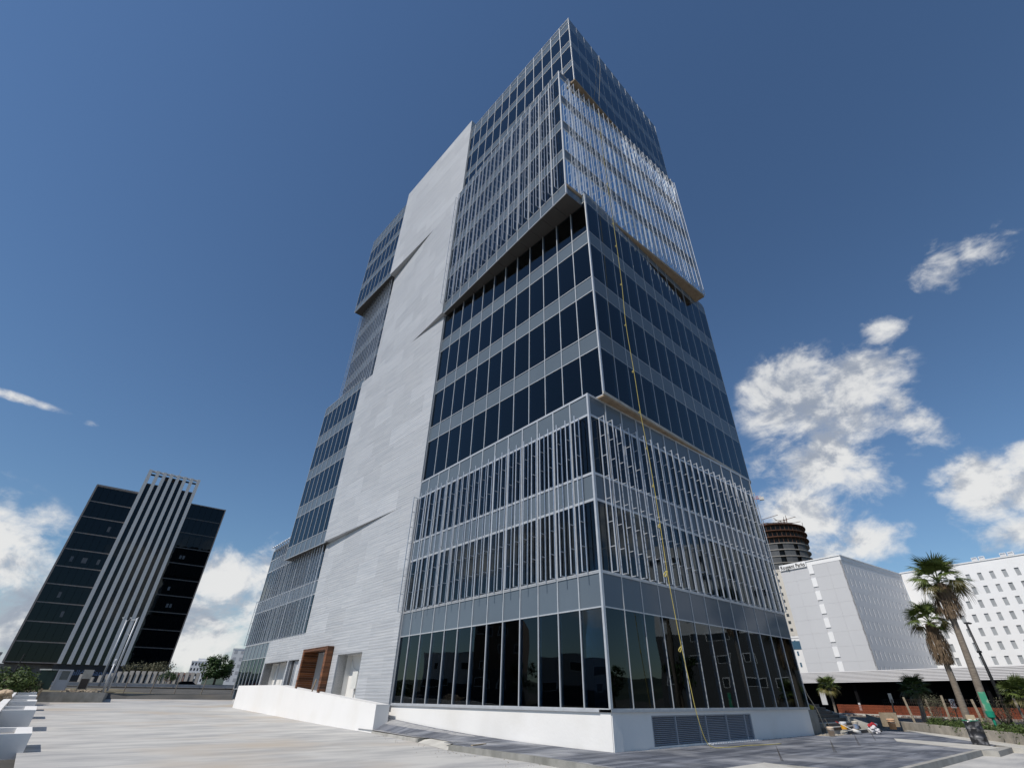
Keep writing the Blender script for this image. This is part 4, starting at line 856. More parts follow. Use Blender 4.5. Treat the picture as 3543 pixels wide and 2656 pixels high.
HSIDE = mat('hotel_side_shade_lift', (.66,.665,.68), (.63,.635,.65), rough=.65, spec=.3, nscale=.1)  # hotel grey made lighter here to brighten the shaded side facade
# side facade with deep slot windows
nw = 15; pit = 34.6/nw
for j in range(9):
    zt = HZ-2.05-fl*j; zb = zt-1.75
    if zb < 1: break
    us = [0]+[x for i in range(nw) for x in (1.0+pit*i, 1.65+pit*i)]+[34.7]
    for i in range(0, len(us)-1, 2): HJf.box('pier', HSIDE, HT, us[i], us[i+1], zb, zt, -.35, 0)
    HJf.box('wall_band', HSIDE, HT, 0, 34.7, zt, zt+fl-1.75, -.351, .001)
    for i in range(nw):
        HJf.box('window', FW if (i*7+j*3) % 5 == 0 else GREYD, HT, 1.02+pit*i, 1.64+pit*i, zb, zt, -.4, -.32)
        HJf.box('reveal', WHITE2, HT, 1.60+pit*i, 1.65+pit*i, zb, zt, -.33, .012)
HJf.box('roof_band', GREYD, HT, 0, 34.7, HZ-2.05, HZ-.05, -.35, .002) if False else None
HJf.box('roof_cap', WHITE2, HT, -.1, 34.7, HZ, HZ+.2, -.4, .2)
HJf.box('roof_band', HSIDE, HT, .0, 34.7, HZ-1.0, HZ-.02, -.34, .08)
# right facade: white wall, pairs of grey windows
WINB = mat('window_blind', (.36,.375,.385), (.30,.315,.33), rough=.4, spec=.4, nscale=.6, rnd=.12)
wx0 = 9.1; pitR = 2.42; 
for j in range(8):
    zt = HZ-2.3-fl*j; zb = zt-1.75
    if zb < 2: break
    xs = [wx0-2*pitR+.6*0+pitR*i for i in range(22)]; prev = .0
    for i, x in enumerate(xs):
        if x < .8: continue
        HRf.box('wall_pier', WHITE2, HT, prev, x, zb, zt, -.3, 0); prev = x+.86
        wv = HRf.box('window', WINB, HT, x, x+.86, zb, zt, -.25, -.19)
        HRf.box('sill', GREYD, HT, x+.02, x+.84, zb+.28, zb+.33, -.19, -.15)
        HRf.box('lintel', FW, HT, x+.01, x+.85, zt-.09, zt-.01, -.19, -.10)
    HRf.box('wall_pier', WHITE2, HT, prev, 62, zb, zt, -.3, 0)
    HRf.box('wall_band', WHITE2, HT, 0, 62, zt, zt+fl-1.75 if j else HZ+.25, -.301, .003)
HRf.box('wall_band', WHITE2, HT, 0, 62, -.3, HZ-2.3-fl*7-1.75, -.3, .002)
HRf.box('roof_cap', WHITE2, HT, 0, 62, HZ+.25, HZ+.5, -.5, .18)
for i, x in enumerate((9.2,10.7,16.4,17.9,22.2,23.7)):
    fr = MB(); 
    for (a,c,z0,z1) in ((0,1.15,.95,1.05),(0,.08,0,.95),(1.07,1.15,0,.95),(0,1.15,.3,.36)): HRf.mb(fr, x+a, x+c, HZ+.5+z0, HZ+.5+z1, -1.6, -1.0)
    HRf.mb(fr, x+.1, x+1.05, HZ+.55, HZ+1.3, -1.3, -1.2, 1); fr.obj('rooftop_unit', [WHITE2, GREYP], HT)
# canopy building in front
CN = thing('canopy_building', 'low white corrugated canopy over a dark parking recess in front of the hotel', 'building', (53,78,0))
c0, c1 = atz(25.6,0,101), atz(47.5,0,87.5); cd = (c1-c0); ca = math.atan2(cd.x,cd.y); CF = Face((c0.x,c0.y), ca, True)
if CF.n.dot(c0) > 0: CF.n = -CF.n
CF.X = CF.d if CF.d.cross(CF.n).z > 0 else -CF.d; CL = cd.length
CORR = mat('white_corrugated', (.80,.79,.80), (.76,.75,.76), rough=.5, nscale=.3)
for i in range(9):
    z0 = 3.80+i*.163; CF.box('fascia_rib', CORR, CN, -22, CL, z0+.045, z0+.145, -.3, .16); 
CF.box('fascia', mat('fascia_groove_shade',(.45,.445,.45)), CN, -22, CL, 3.80, 5.27, -.5, 0); CF.box('roof', WHITE2, CN, -22, CL, 5.2, 5.28, -14, -.5)  # groove backing coloured darker to deepen the shadow lines between the white ribs
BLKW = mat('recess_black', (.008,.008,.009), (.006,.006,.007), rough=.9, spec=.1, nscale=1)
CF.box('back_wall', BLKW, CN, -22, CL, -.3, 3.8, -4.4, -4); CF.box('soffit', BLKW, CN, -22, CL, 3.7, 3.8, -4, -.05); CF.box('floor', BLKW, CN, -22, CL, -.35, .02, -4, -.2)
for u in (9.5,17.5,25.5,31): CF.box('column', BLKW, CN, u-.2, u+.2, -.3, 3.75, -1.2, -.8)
CF.box('wall_notice', GREYP, CN, 3.9, 4.75, 1.0, 2.9, -1.0, -.9); CF.box('column_notice', GREYP, CN, 9.35, 9.65, .3, 1.3, -.78, -.74)
# round tower under construction, cream tower, blue white block, crane
RT = thing('unfinished_round_tower', 'round concrete tower under construction with scaffold at its top behind the hotel sign', 'building', atz(27.2,0,290))
RTc = atz(27.25,0,290); RTr = 17.0
RTC = mat('raw_concrete_tower', (.10,.105,.112), (.07,.075,.08), rough=.9, nscale=.2, rnd=.08); RTB = mat('tower_slab_edge', (.36,.34,.31), (.27,.255,.235), rough=.9, nscale=.4); RUST = mat('rust_formwork', (.13,.062,.036), (.07,.036,.024), rough=.95, nscale=.5)
zt_r = CAMZ+.262*290
b = MB(); b.lathe([(RTr-1.6,-.3),(RTr-1.6,zt_r)], RTc, 40); b.obj('core', BGI, RT)
for i in range(24):
    z = zt_r-3.15*i; b = MB(); rr0 = RTr if i > 2 else RTr+.7
    b.lathe([(RTr-2,z-.35),(rr0,z-.35),(rr0,z),(RTr-2,z)], RTc, 48); b.obj('floor_slab', RTB if i > 2 else RUST, RT)
for k in range(26):
    a = R(150+k*9.0)
    for i in range(3,22):
        if (k*5+ (i//40)) % 3 == 1: continue
        z = zt_r-3.15*i; p = RTc+Vector((math.sin(a),math.cos(a),0))*(RTr-.5); tdir = Vector((math.cos(a),-math.sin(a),0)); 
        link('wall_panel', cube(RTC), RT, Matrix.Translation(p+Vector((0,0,z-1.7))) @ Matrix(((tdir.x,math.sin(a),0,0),(tdir.y,math.cos(a),0,0),(0,0,1,0),(0,0,0,1))) @ Matrix.Diagonal((2.7,.25,2.78,1)))
sc_ = MB(); rs = random.Random(2)
for k in range(48):
    a = 2*math.pi*k/48
    for i in range(3):
        p = RTc+Vector((math.sin(a),math.cos(a),0))*(RTr-.2); sc_.box(p+Vector((0,0,zt_r-3.15*i-1.6)), (.22,0,0),(0,.22,0),(0,0,3.0))
for k in range(60):
    a = rs.uniform(0,6.28); r0 = rs.uniform(2,RTr); p = RTc+Vector((math.sin(a)*r0, math.cos(a)*r0, zt_r)); h = rs.uniform(2,5.5)
    sc_.tube([p, p+Vector((rs.uniform(-.8,.8),rs.uniform(-.8,.8),h))], .11, 4)
for k in range(34):
    a = rs.uniform(0,6.28); p = RTc+Vector((math.sin(a)*10, math.cos(a)*10, zt_r+rs.uniform(.6,5.2))); q = p+Vector((rs.uniform(-9,9),rs.uniform(-6,6),rs.uniform(-.6,1.6))); sc_.tube([p,q], .14, 4)
sc_.obj('scaffold', RUST, RT, kind='stuff')
b = MB()
for k in range(16): x = -7+k*.9; p = RTc+Vector((x*.83+4,-x*.55-3,zt_r+5.6-.14*k)); b.box(p, (.2,.12,0),(-3,4.4,.6),(0,0,.15))
b.obj('deck_joists', mat('grey_joist',(.42,.42,.43)), RT)
CT = mat('cream_tower_paint', (.62,.58,.51), (.56,.52,.455), rough=.75, nscale=.2)
far_block('cream_tower', 25.0,27.75,215,0,1.46+.194*215,CT,'narrow cream tower with a column of small windows behind the hotel',5,18,dep=9,ww=.42,wh=.42)
far_block('white_blue_block', 25.0,27.75,165,0,1.46+.0878*165,WHITE2,'white block with one wide blue window beside the hotel',5,6,dep=9,ww=.26,wh=.4,wm_=mat('blue_window',(.06,.13,.20),(.05,.11,.17),rough=.2))
bw = atz(27.05,0,164.7); 
t = [o for o in bpy.data.objects if o.name.startswith('white_blue_block')][0]; Pq = hd(R(26.4))*165; Fq = Face((Pq.x,Pq.y), R(116.4), False); Fq.n = -hd(R(26.4)); Fq.X = Fq.d if Fq.d.cross(Fq.n).z > 0 else -Fq.d
Fq.box('wide_window', mat('blue_window',(.06,.13,.2)), t, -3.9, 3.6, 1.46+.0715*165, 1.46+.0835*165, -.05, .12)
CR = thing('tower_crane', 'red and white tower crane jib just showing past the right edge of the office tower', 'crane', atz(24.5,0,330))
cz = CAMZ+.3295*330; pm = atz(24.3,0,330); pe = atz(27.45,0,330); jd = (pe-pm).normalized(); RED = mat('crane_red', (.5,.10,.06), (.6,.55,.5), rough=.6, nscale=.25, lo=.48, hi=.52)
b = MB(); L = (pe-pm).length
for dx_, dz_ in ((-.7,0),(.7,0),(0,1.5)): sd = Vector((-jd.y,jd.x,0)); b.tube([pm+sd*dx_+Vector((0,0,cz+dz_)), pe+sd*dx_+Vector((0,0,cz+dz_))], .16, 5)
n_ = int(L/1.6)
for i in range(n_):
    p = pm+jd*(L*i/n_); q = pm+jd*(L*(i+.5)/n_); r_ = pm+jd*(L*(i+1)/n_)
    for s_ in (-.7,.7): b.tube([p+sd*s_+Vector((0,0,cz)), q+Vector((0,0,cz+1.5)), r_+sd*s_+Vector((0,0,cz))], .09, 4)
b.obj('jib', RED, CR)
b = MB(); b.box(pe+Vector((0,0,cz-.2)), jd*2.6, sd*1.6, (0,0,1.9)); b.obj('counterweight', mat('crane_block',(.6,.58,.54)), CR)
b = MB(); b.tube([pm, pm+Vector((0,0,cz+6))], 1.0, 4); b.obj('mast', RED, CR)

# ------------------------------------------------------------------ palms
PGREEN = mat('palm_green', (.12,.155,.04), (.055,.085,.02), rough=.5, spec=.35, nscale=4, rnd=.25)
PYEL = mat('palm_yellowing', (.15,.125,.035), (.07,.075,.02), rough=.55, nscale=3, rnd=.2)
PDEAD = mat('palm_dead', (.19,.135,.085), (.10,.07,.045), rough=.9, nscale=5)
PTR = mat('palm_trunk', (.24,.205,.17), (.155,.13,.105), rough=.95, nscale=7, stretch=(.5,.5,3), bump=.5)
def fan_mesh(name, m, nb=26, Lp=.55, Lb=.62, droop=.35, spread=2.5, seed=0):
    rnd = random.Random(seed); b = MB(); b.tube([(0,0,0),(Lp*.5,0,.03),(Lp,0,0)], [.016,.013,.011], 5)
    for i in range(nb):
        a = -spread+2*spread*i/(nb-1); a *= .62; d = Vector((math.cos(a), math.sin(a), 0)); n = Vector((-d.y,d.x,0)); L = Lb*(1-.22*abs(a)/1.6)*rnd.uniform(.85,1.1); w = .022
        o = Vector((Lp,0,0)); up_ = .05*abs(a); p1 = o+d*L*.45+Vector((0,0,up_)); p2 = o+d*L*.8+Vector((0,0,up_-droop*.18)); p3 = o+d*L*1.05+Vector((0,0,up_-droop*rnd.uniform(.4,1.1)*.55))
        k = len(b.v); b.v += [o, p1+n*w, p1-n*w, p2+n*w*.7, p2-n*w*.7, p3]; b.f += [(k,k+2,k+1),(k+1,k+2,k+4,k+3),(k+3,k+4,k+5)]; b.mi += [0]*3
    return b.mesh(name, m)
FG = [fan_mesh('frond_a', PGREEN, seed=1), fan_mesh('frond_b', PGREEN, seed=2, droop=.6)]; FY = fan_mesh('frond_yellow', PYEL, seed=3, droop=.9)
def palm(base, crown, rb, rt_, zsk, R_, label, seed, nf=27, skirt=True, mats=True, grp='tall fan palms'):
    rnd = random.Random(seed); t = thing('fan_palm', label, 'palm', base, grp); base, crown = Vector(base), Vector(crown); b = MB()
    P = [base-Vector((0,0,.3)), base+(crown-base)*.05, base+(crown-base)*.5+Vector((.05,0,0)), crown]; b.tube(smooth_pts(P,5), [rb*1.25-(rb*1.25-rt_)*min(1,i/15*1.3) for i in range(16)], 12); b.obj('trunk', PTR, t, smooth=True)
    for i in range(nf):
        q = (i+.5)/nf; el = 1.35-q*1.75+rnd.uniform(-.12,.12); az = i*2.399+rnd.uniform(-.3,.3); s = R_/1.12*rnd.uniform(.85,1.12)
        m = FY if (q > .78 and rnd.random() < .7) else FG[i % 2]
        M = Matrix.Translation(crown+Vector((0,0,.12*(1-q)))) @ Matrix.Rotation(az,4,'Z') @ Matrix.Rotation(-el,4,'Y') @ Matrix.Rotation(rnd.uniform(-.5,.5),4,'X') @ Matrix.Scale(s,4); link('frond', m, t, M)
    if skirt:
        sk = MB(); H = crown.z-zsk
        for i in range(900):
            a = rnd.uniform(0,6.283); z = zsk+H*rnd.random()**.8*1.0; q = (z-zsk)/H; rr = rt_*1.05+ (.62*R_*.55)*(math.sin(math.pi*min(1,q*.8+.16))**.8)*rnd.uniform(.45,1.0)
            f = base+(crown-base)*((z-base.z)/(crown.z-base.z)); p = Vector((f.x+math.cos(a)*rr, f.y+math.sin(a)*rr, z)); L = rnd.uniform(.35,.75)*H*.45; d = Vector((math.cos(a)*.16*rnd.uniform(-.6,1.2), math.sin(a)*.16*rnd.uniform(-.6,1.2), -1)).normalized(); tg = Vector((-math.sin(a),math.cos(a),0))*rnd.uniform(.012,.03)
            e = p+d*L
            if e.z < zsk-.15: e = p+d*max(.15,(z-zsk+.1))
            sk.poly([p+tg, p-tg, e-tg*.4, e+tg*.4])
        sk.obj('dead_skirt', PDEAD, t)
    return t
palm(atz(39.04,0.1,38), atz(39.62,7.25,38), .19, .15, 5.45, 1.6, 'tallest fan palm with a long brown skirt in front of the white hotel wall', 1)
palm(atz(37.68,0.1,42), atz(37.80,5.65,42), .19, .15, 3.45, 1.35, 'shorter fan palm with a brown skirt left of the tallest palm', 2, nf=22)
t = thing('palm_trunk', 'bare brown palm top without fronds cut by the right edge of the photo', 'palm', atz(46.2,.1,36)); b = MB(); q0, q1 = atz(46.15,0,36), atz(46.05,6.9,36); b.tube([q0, (q0+q1)/2, q0+(q1-q0)*.8, q1], [.2,.17,.24,.10], 10); b.obj('trunk', PTR, t, smooth=True)
b = MB(); rnd = random.Random(3)
for i in range(170):
    k = rnd.uniform(.7,1.0); a = rnd.uniform(0,6.28); p = q0+(q1-q0)*k; o_ = Vector((math.cos(a),math.sin(a),0)); e_p = p+o_*(.34-.2*max(0,k-.9)*10*.6)+Vector((0,0,.12)); g_ = Vector((-o_.y,o_.x,0))*.035; b.poly([p+o_*.12+g_, p+o_*.12-g_, e_p])
b.obj('leaf_bases', mat('palm_boots',(.16,.10,.06),(.09,.055,.035),rough=.9), t)
palm(atz(41.5,.1,46), atz(41.5,1.75,46), .2, .2, 1.2, 1.1, 'low bushy fan palm in the planting bed at the right edge', 5, nf=36, skirt=False, grp='low fan palms')
palm(atz(28.65,-.2,92), atz(28.65,3.0,92), .15, .14, 1.5, 1.75, 'small bright green fan palm under the white canopy above the dark steps', 6, nf=30, skirt=False, grp='low fan palms')
palm(atz(34.9,0,66), atz(35.0,2.35,66), .2, .18, 1.5, 1.5, 'shaded dark fan palm standing below the canopy fascia behind the wire fence', 7, nf=34, skirt=False, grp='low fan palms')
# ------------------------------------------------------------------ right foreground: low wall, bed, fences, signs
w0, w1, w2 = uv(-.6,28.1), uv(-8.0,16.5), uv(-12.2,10.0)
b = MB()
for p, q in ((w0,w1),(w1,w2)):
    n = Vector(((q-p).y,-(q-p).x,0)).normalized()*.25
    if n.dot(p) < 0: n = -n
    b.prism([p+Vector((0,0,-.3)), q+Vector((0,0,-.3)), q+n+Vector((0,0,-.3)), p+n+Vector((0,0,-.3))], (0,0,.3+.40))
tag(b.obj('low_wall', mat('rough_low_wall',(.46,.42,.36),(.30,.275,.235),rough=.9,nscale=1.8,detail=9,bump=.3,bscale=9)), 'low rough concrete wall edging the planting bed on the right', 'wall')
b = MB(); off = Vector((5.5,7.2,0)); zz = Vector((0,0,.20)); b.poly([w0+zz, w0+off*1.3+zz, w1+off*1.3+zz, w2+off*1.3+zz, w2+zz, w1+zz][::-1])
b.obj('planting_bed', mat('bed_soil',(.13,.105,.075),(.08,.065,.045),rough=.95,nscale=2), kind='structure')
lb = MB(); rnd = random.Random(9); cl = []
for i in range(190):
    k = rnd.uniform(.36,1.65) ; p = w0+(w1-w0)*k if k < 1 else w1+(w2-w1)*(k-1)
    n = Vector((.6,.8,0)); q = p+n*rnd.uniform(.45,2.8); cl.append((q+Vector((0,0,.28+rnd.uniform(0,.22))), rnd.uniform(.22,.42)))
leaves(lb, cl, 75, .055, rnd); tag(lb.obj('ground_cover', LEAF2), kind='stuff')
shrub('olive_bush', atz(36.0,.1,50), 1.0, 1.75, 'grey olive bush behind the wire fence left of the no parking sign', 21, m=OLIVE, n=18, per=60, s=.05)
shrub('twiggy_bush', atz(39.9,.1,47), .95, 1.75, 'dry twiggy bush behind the green signboard', 22, m=OLIVE, n=22, per=26, s=.05)
# timber posts with wire mesh
PT_ = mat('pale_timber_post', (.36,.31,.235), (.25,.205,.15), rough=.9, nscale=4, stretch=(1,1,3))
pp = [(33.98,.0059,34.2,46),(35.45,.004,35.5,52),(36.60,.0082,36.57,43),(38.45,.0038,38.62,40),(41.0,.0053,41.15,43.5)]
plab = ['pale timber post right of the dark street sign, leftmost of the fence posts','grey timber post second from the left in the wire fence','pale timber post between the olive bush and the no parking sign','reddish timber stake between two palm trunks','weathered timber post at the right end of the wire fence']
for (a, t_, a2, D_), lb_ in zip(pp, plab):
    b = MB(); p, q = atz(a2,.05,D_), at(a,t_,D_); b.tube([p,q], [.075,.065], 6); tag(b.obj('timber_post', PT_), lb_, 'post', 'timber posts of the wire fence')
wf = MB(); WIRE = mat('rusty_wire', (.10,.075,.06), (.07,.05,.04), rough=.9)
F0, F1 = atz(32.4,.1,52), atz(42.5,.1,44.5)
for i in range(64): p = F0+(F1-F0)*i/63; wf.tube([p, p+Vector((0,0,1.5))], .006, 3, cap=False)
for j in range(8): wf.tube([F0+Vector((0,0,.2*j+.1)), F1+Vector((0,0,.2*j+.1))], .006, 3, cap=False)
tag(wf.obj('wire_fence', WIRE), 'rusty square mesh wire fence strung between the timber posts', 'fence')
of = MB(); ORN = mat('orange_netting', (.30,.075,.03), (.20,.05,.022), rough=.7, nscale=.6)
O0, O1 = at(28.9,-.0145,97), at(47,-.0195,83); nO = 300
for i in range(nO):
    t_ = i/nO; p = O0+(O1-O0)*t_; h = 1.0+.04*math.sin(i*.7); d = (O1-O0)/nO; of.poly([p, p+d*.62, p+d*.62+Vector((0,0,h)), p+Vector((0,0,h))])
for j in (.02,.35,.68,1.0):
    of.prism([O0+Vector((0,0,j-.03)), O1+Vector((0,0,j-.03)), O1+Vector((0,0,j+.03)), O0+Vector((0,0,j+.03))], (.02,.02,0))
tag(of.obj('safety_netting', ORN), 'long orange plastic safety netting along the kerb in front of the dark recess', 'netting')
b = MB(); b.prism([O0+Vector((-.2,-.3,-.3)), O1+Vector((-.2,-.3,-.3)), O1+Vector((-.2,-.3,-.02)), O0+Vector((-.2,-.3,-.02))], (.3,.5,0)); b.obj('far_kerb', LCON, kind='structure')
rb = MB(); rnd = random.Random(4)
for i in range(150):
    p = O0+(O1-O0)*rnd.random()+Vector((-1,-1.4,0))*rnd.uniform(.3,3); s = rnd.uniform(.08,.3); m_ = Matrix.Rotation(rnd.uniform(0,6),3,'Z'); p.z = -.22+s*.3; rb.box(p, m_ @ Vector((s,0,0)), m_ @ Vector((0,s,0)), Vector((0,0,s*.6)))
tag(rb.obj('street_debris', mat('debris',(.33,.31,.28),(.2,.12,.09),rough=.9,nscale=2)), kind='stuff')
BLKM = mat('black_metal', (.022,.023,.025), (.016,.017,.018), rough=.5, nscale=2)
# dark street sign
t = thing('street_sign', 'narrow dark street sign with a blue grey panel on a black post', 'sign', atz(32.85,0,47))
b = MB(); b.tube([atz(32.79,.05,47), at(33.1,.003,47)], .045, 8); b.tube([atz(32.92,.35,47.05), atz(33.05,.9,47.05)], .07, 8); b.obj('post', BLKM, t)
def board(az0, az1, t0, t1, D_, m, parent, name='panel', th=.05, lean=0):
    p = [at(az0,t0,D_), at(az1,t0,D_), at(az1+lean,t1,D_), at(az0+lean,t1,D_)]; d = p[1]-p[0]; n = Vector((-d.y,d.x,0)).normalized()*th; b = MB(); b.prism(p, n); return b.obj(name, m, parent)
board(32.95,33.2,-.001,.0105,47,mat('sign_blue',(.085,.105,.125),(.05,.06,.075),rough=.4,nscale=3),t)
# no parking sign
t = thing('no_parking_sign', 'white square no parking sign with a crossed ring on a dark post', 'sign', atz(37.1,0,45))
b = MB(); b.tube([atz(37.08,.1,45.1), at(37.2,.001,45.1)], .03, 6); b.obj('post', BLKM, t)
board(36.98,37.32,-.0065,.0038,45,mat('sign_white',(.66,.66,.67),(.58,.58,.6),rough=.5),t,'panel',.03)
sc0 = at(37.15,-.0014,44.93); nS = -hd(R(37.15)); dS = Vector((-nS.y, nS.x, 0)); 
b = MB(); K = 28
for i in range(K):
    a0, a1 = 6.2832*i/K, 6.2832*(i+1)/K
    P = lambda a, r: sc0+dS*math.cos(a)*r*.78+Vector((0,0,math.sin(a)*r)); b.poly([P(a0,.145),P(a1,.145),P(a1,.185),P(a0,.185)])
b.box(sc0, (dS*.13+Vector((0,0,.15)))*1.55, (dS*.028-Vector((0,0,.028))), nS*.008); b.obj('ring', mat('sign_plum',(.10,.03,.045)), t)
FE = Face((sc0.x,sc0.y), math.atan2(dS.x,dS.y), False); FE.n = nS; FE.d = -dS if pix(100,100).cross(Vector((0,0,1))).dot(dS) < 0 else dS
cross_right = rt
FE.d = dS if dS.dot(rt) > 0 else -dS
text_on(FE, 'E', -.055, .055, sc0.z-.09, .19, .004, mat('sign_black',(.02,.02,.022)), t, depth=.003)
# peeling green signboard
t = thing('green_signboard', 'tall narrow green signboard with peeling white patches on a bright green post', 'sign', atz(39.3,0,36))
GS = mat('peeling_green', (.03,.25,.15), (.045,.28,.17), rough=.6, nscale=3, detail=8, c3=(.52,.50,.40), s3=2.6)
board(39.02,39.46,-.0107,.0126,36,GS,t,'panel',.06)
b = MB(); b.tube([atz(39.30,.1,36.1), at(39.25,-.016,36.1)], .06, 8); b.lathe([(.06,-.18),(.16,-.12),(.19,.12)], at(39.22,-.0130,36.1), 14); b.obj('post', mat('green_post',(.012,.30,.19),(.01,.24,.15),rough=.4), t)
# street lamp
t = thing('street_lamp', 'tall black street lamp with a short arm in front of the white hotel wall', 'street lamp', atz(40.25,-.1,72))
b = MB(); zl = CAMZ+.0965*72; b.tube([atz(40.25,-.2,72), atz(40.25,zl,72)], [.17,.10], 10); b.obj('pole', BLKM, t, smooth=True)
tp = atz(40.25,zl,72); b = MB(); b.prism([tp+Vector((-.1,0,-.03)), tp+rt*.55+Vector((0,0,-.06)), tp+rt*.62+Vector((0,0,.02)), tp+rt*.3+Vector((0,0,.12)), tp+Vector((-.1,0,.1))], (.1,.3,0)); b.obj('lamp_head', BLKM, t)
b = MB(); b.box(atz(40.25,CAMZ+.06*72,71.85),(.3,0,0),(0,.3,0),(0,0,.18)); b.obj('bracket', BLKM, t)
# steel drum with rubbish
t = thing('steel_drum', 'battered black steel drum full of rubbish beside the low wall', 'drum', uv(-7.1,14.9,0))
dc = atz(37.88,0.02,30.6); dc.z = .01; H = .80; rd = .285
DRM = mat('drum_black', (.022,.023,.027), (.014,.015,.018), rough=.45, spec=.4, nscale=3, c3=(.20,.20,.21), s3=5.5)
b = MB(); b.lathe([(.0,0),(rd,0),(rd+.012,.02),(rd,.045),(rd,.25),(rd+.018,.265),(rd,.28),(rd,.52),(rd+.018,.535),(rd,.55),(rd,H-.03),(rd+.014,H-.015),(rd,H),(rd-.02,H),(rd-.02,H-.12),(0,H-.12)], dc, 28); b.obj('shell', DRM, t, smooth=True)
tag(link('cardboard_sheet', cube(mat('cardboard',(.50,.40,.28),(.44,.35,.24),rough=.8)), None, Matrix.Translation(dc+Vector((.03,0,H+.06))) @ Matrix.Rotation(R(-40),4,'Z') @ Matrix.Rotation(R(12),4,'X') @ Matrix.Diagonal((.30,.02,.32,1))), 'torn cardboard sheet sticking out of the black steel drum', 'cardboard')
b = MB(); rnd = random.Random(8)
for i in range(26):
    m_ = Matrix.Rotation(rnd.uniform(0,6),3,'Z') @ Matrix.Rotation(rnd.uniform(-.6,.6),3,'X'); b.box(dc+Vector((rnd.uniform(-.2,.2),rnd.uniform(-.2,.2),H+rnd.uniform(-.06,.06))), m_ @ Vector((rnd.uniform(.05,.2),0,0)), m_ @ Vector((0,.06,0)), m_ @ Vector((0,0,.03)), rnd.choice((0,0,1)))
tag(b.obj('rubbish', [WHITE2, mat('green_scrap',(.05,.25,.16))]), kind='stuff')
# ------------------------------------------------------------------ steps and building site bits
ST = thing('entrance_steps', 'dark slate steps with pale concrete ends rising beside the tower plinth', 'steps', uv(.5,19.5,0))
SLT = mat('dark_slate_step', (.028,.032,.042), (.02,.023,.03), rough=.5, nscale=2)
for i in range(8):
    u0 = -.72+.32*i; v0 = 18.2 if i == 0 else (17.3 if i < 3 else 17.0); zt = .165*(i+1)
    b = MB(); b.prism([uv(u0,v0,-.1),uv(u0,21.4,-.1),uv(4.5,21.4,-.1),uv(4.5,v0,-.1)], (0,0,zt+.06)); b.obj('step_core', CONC, ST)
    b = MB(); b.prism([uv(u0-.03,v0+.25*(i<3),zt-.035-.16+.04),uv(u0-.03,21.38,zt-.035-.16+.04),uv(u0-.003,21.38,zt-.035-.16+.04),uv(u0-.003,v0+.25*(i<3),zt-.035-.16+.04)][::-1], (0,0,.135)); b.obj('riser', SLT, ST)
    b = MB(); b.prism([uv(u0-.04,v0+.12,zt-.038),uv(u0-.04,21.38,zt-.038),uv(u0+.33,21.38,zt-.038),uv(u0+.33,v0+.12,zt-.038)][::-1], (0,0,.028)); b.obj('tread', LCON if i < 3 else SLT, ST)
b = MB(); b.prism([uv(-1.0,21.45,-.1),uv(-1.0,21.45,.36),uv(2.9,21.45,1.55),uv(4.5,21.45,1.6),uv(4.5,21.45,-.1)], uR*.22); tag(b.obj('stair_wall', CONC), 'sloping rough concrete wall on the right of the dark steps', 'wall')
b = MB(); b.prism([uv(4.0,16.2,1.2),uv(4.0,24,1.2),uv(4.3,24,1.2),uv(4.3,16.2,1.2)], (0,0,.26)); tag(b.obj('landing_kerb', CONCD), 'dark kerb at the top landing of the steps', 'kerb')
PAIL = mat('pail_cream', (.62,.53,.43), (.55,.40,.28), rough=.6, nscale=4)
def pail(p, m, label, h=.38, r=.155, band=None, grp='builders pails'):
    t = thing('pail', label, 'pail', p, grp); b = MB(); b.lathe([(0,0),(r*.84,0),(r*.94,h*.72),(r*1.05,h*.73),(r*1.05,h*.76),(r*.97,h*.78),(r*.98,h*.87),(r*1.08,h*.88),(r*1.08,h*.92),(r,h*.93),(r,h),(r*.92,h),(r*.88,h*.7),(0,h*.6)], p, 20); b.obj('bucket', m, t, smooth=True)
    if band: bb = MB(); bb.lathe([(r*.875+.004,h*.12),(r*.94+.004,h*.66)], p, 20); bb.obj('label_band', band, t, smooth=True)
    hb = MB(); hb.tube(smooth_pts([Vector(p)+Vector((-r*1.05,0,h*.85)), Vector(p)+Vector((-r*.4,-r,h*.62)), Vector(p)+Vector((r*.5,-r,h*.62)), Vector(p)+Vector((r*1.05,0,h*.85))],4), .006, 5); hb.obj('handle', ALU, t); return t
pail(atz(27.86,.015,32.9), PAIL, 'cream paint stained pail standing on the pavers in front of the steps')
pail(atz(28.95,.005,35.6)+Vector((0,0,.16)), mat('pail_white',(.72,.73,.76)), 'white pail with a yellow orange band on the lower steps', band=mat('yellow_band',(.72,.36,.03),(.6,.28,.02)))
pail(atz(29.85,.005,37.1)+Vector((0,0,.16)), mat('pail_dirty',(.55,.5,.42)), 'dirty pail with a blue band on the lower steps', band=mat('blue_band',(.15,.25,.42),(.45,.3,.16)))
pail(atz(32.52,.02,43.2), mat('pail_peach',(.66,.43,.27),(.55,.33,.2)), 'peach coloured pail at the end of the low wall behind the steps', h=.55, r=.215)
t = thing('form_box', 'open tan wooden form box behind the peach pail', 'box', atz(32.45,.3,44.2)); 
for k, (dx_, dy_, sx, sy) in enumerate(((-.48,0,.05,.6),(.48,0,.05,.6),(0,.3,1.,.05),(0,-.3,1.,.05))): link('side', cube(TIM), t, Matrix.Translation(atz(32.45,.5,44.2)+Vector((dx_*.8,dy_*.8,0))) @ Matrix.Diagonal((sx*.8,sy*.8,.75,1)))
YB = mat('yellow_tub', (.55,.42,.02), (.45,.34,.02), rough=.5)
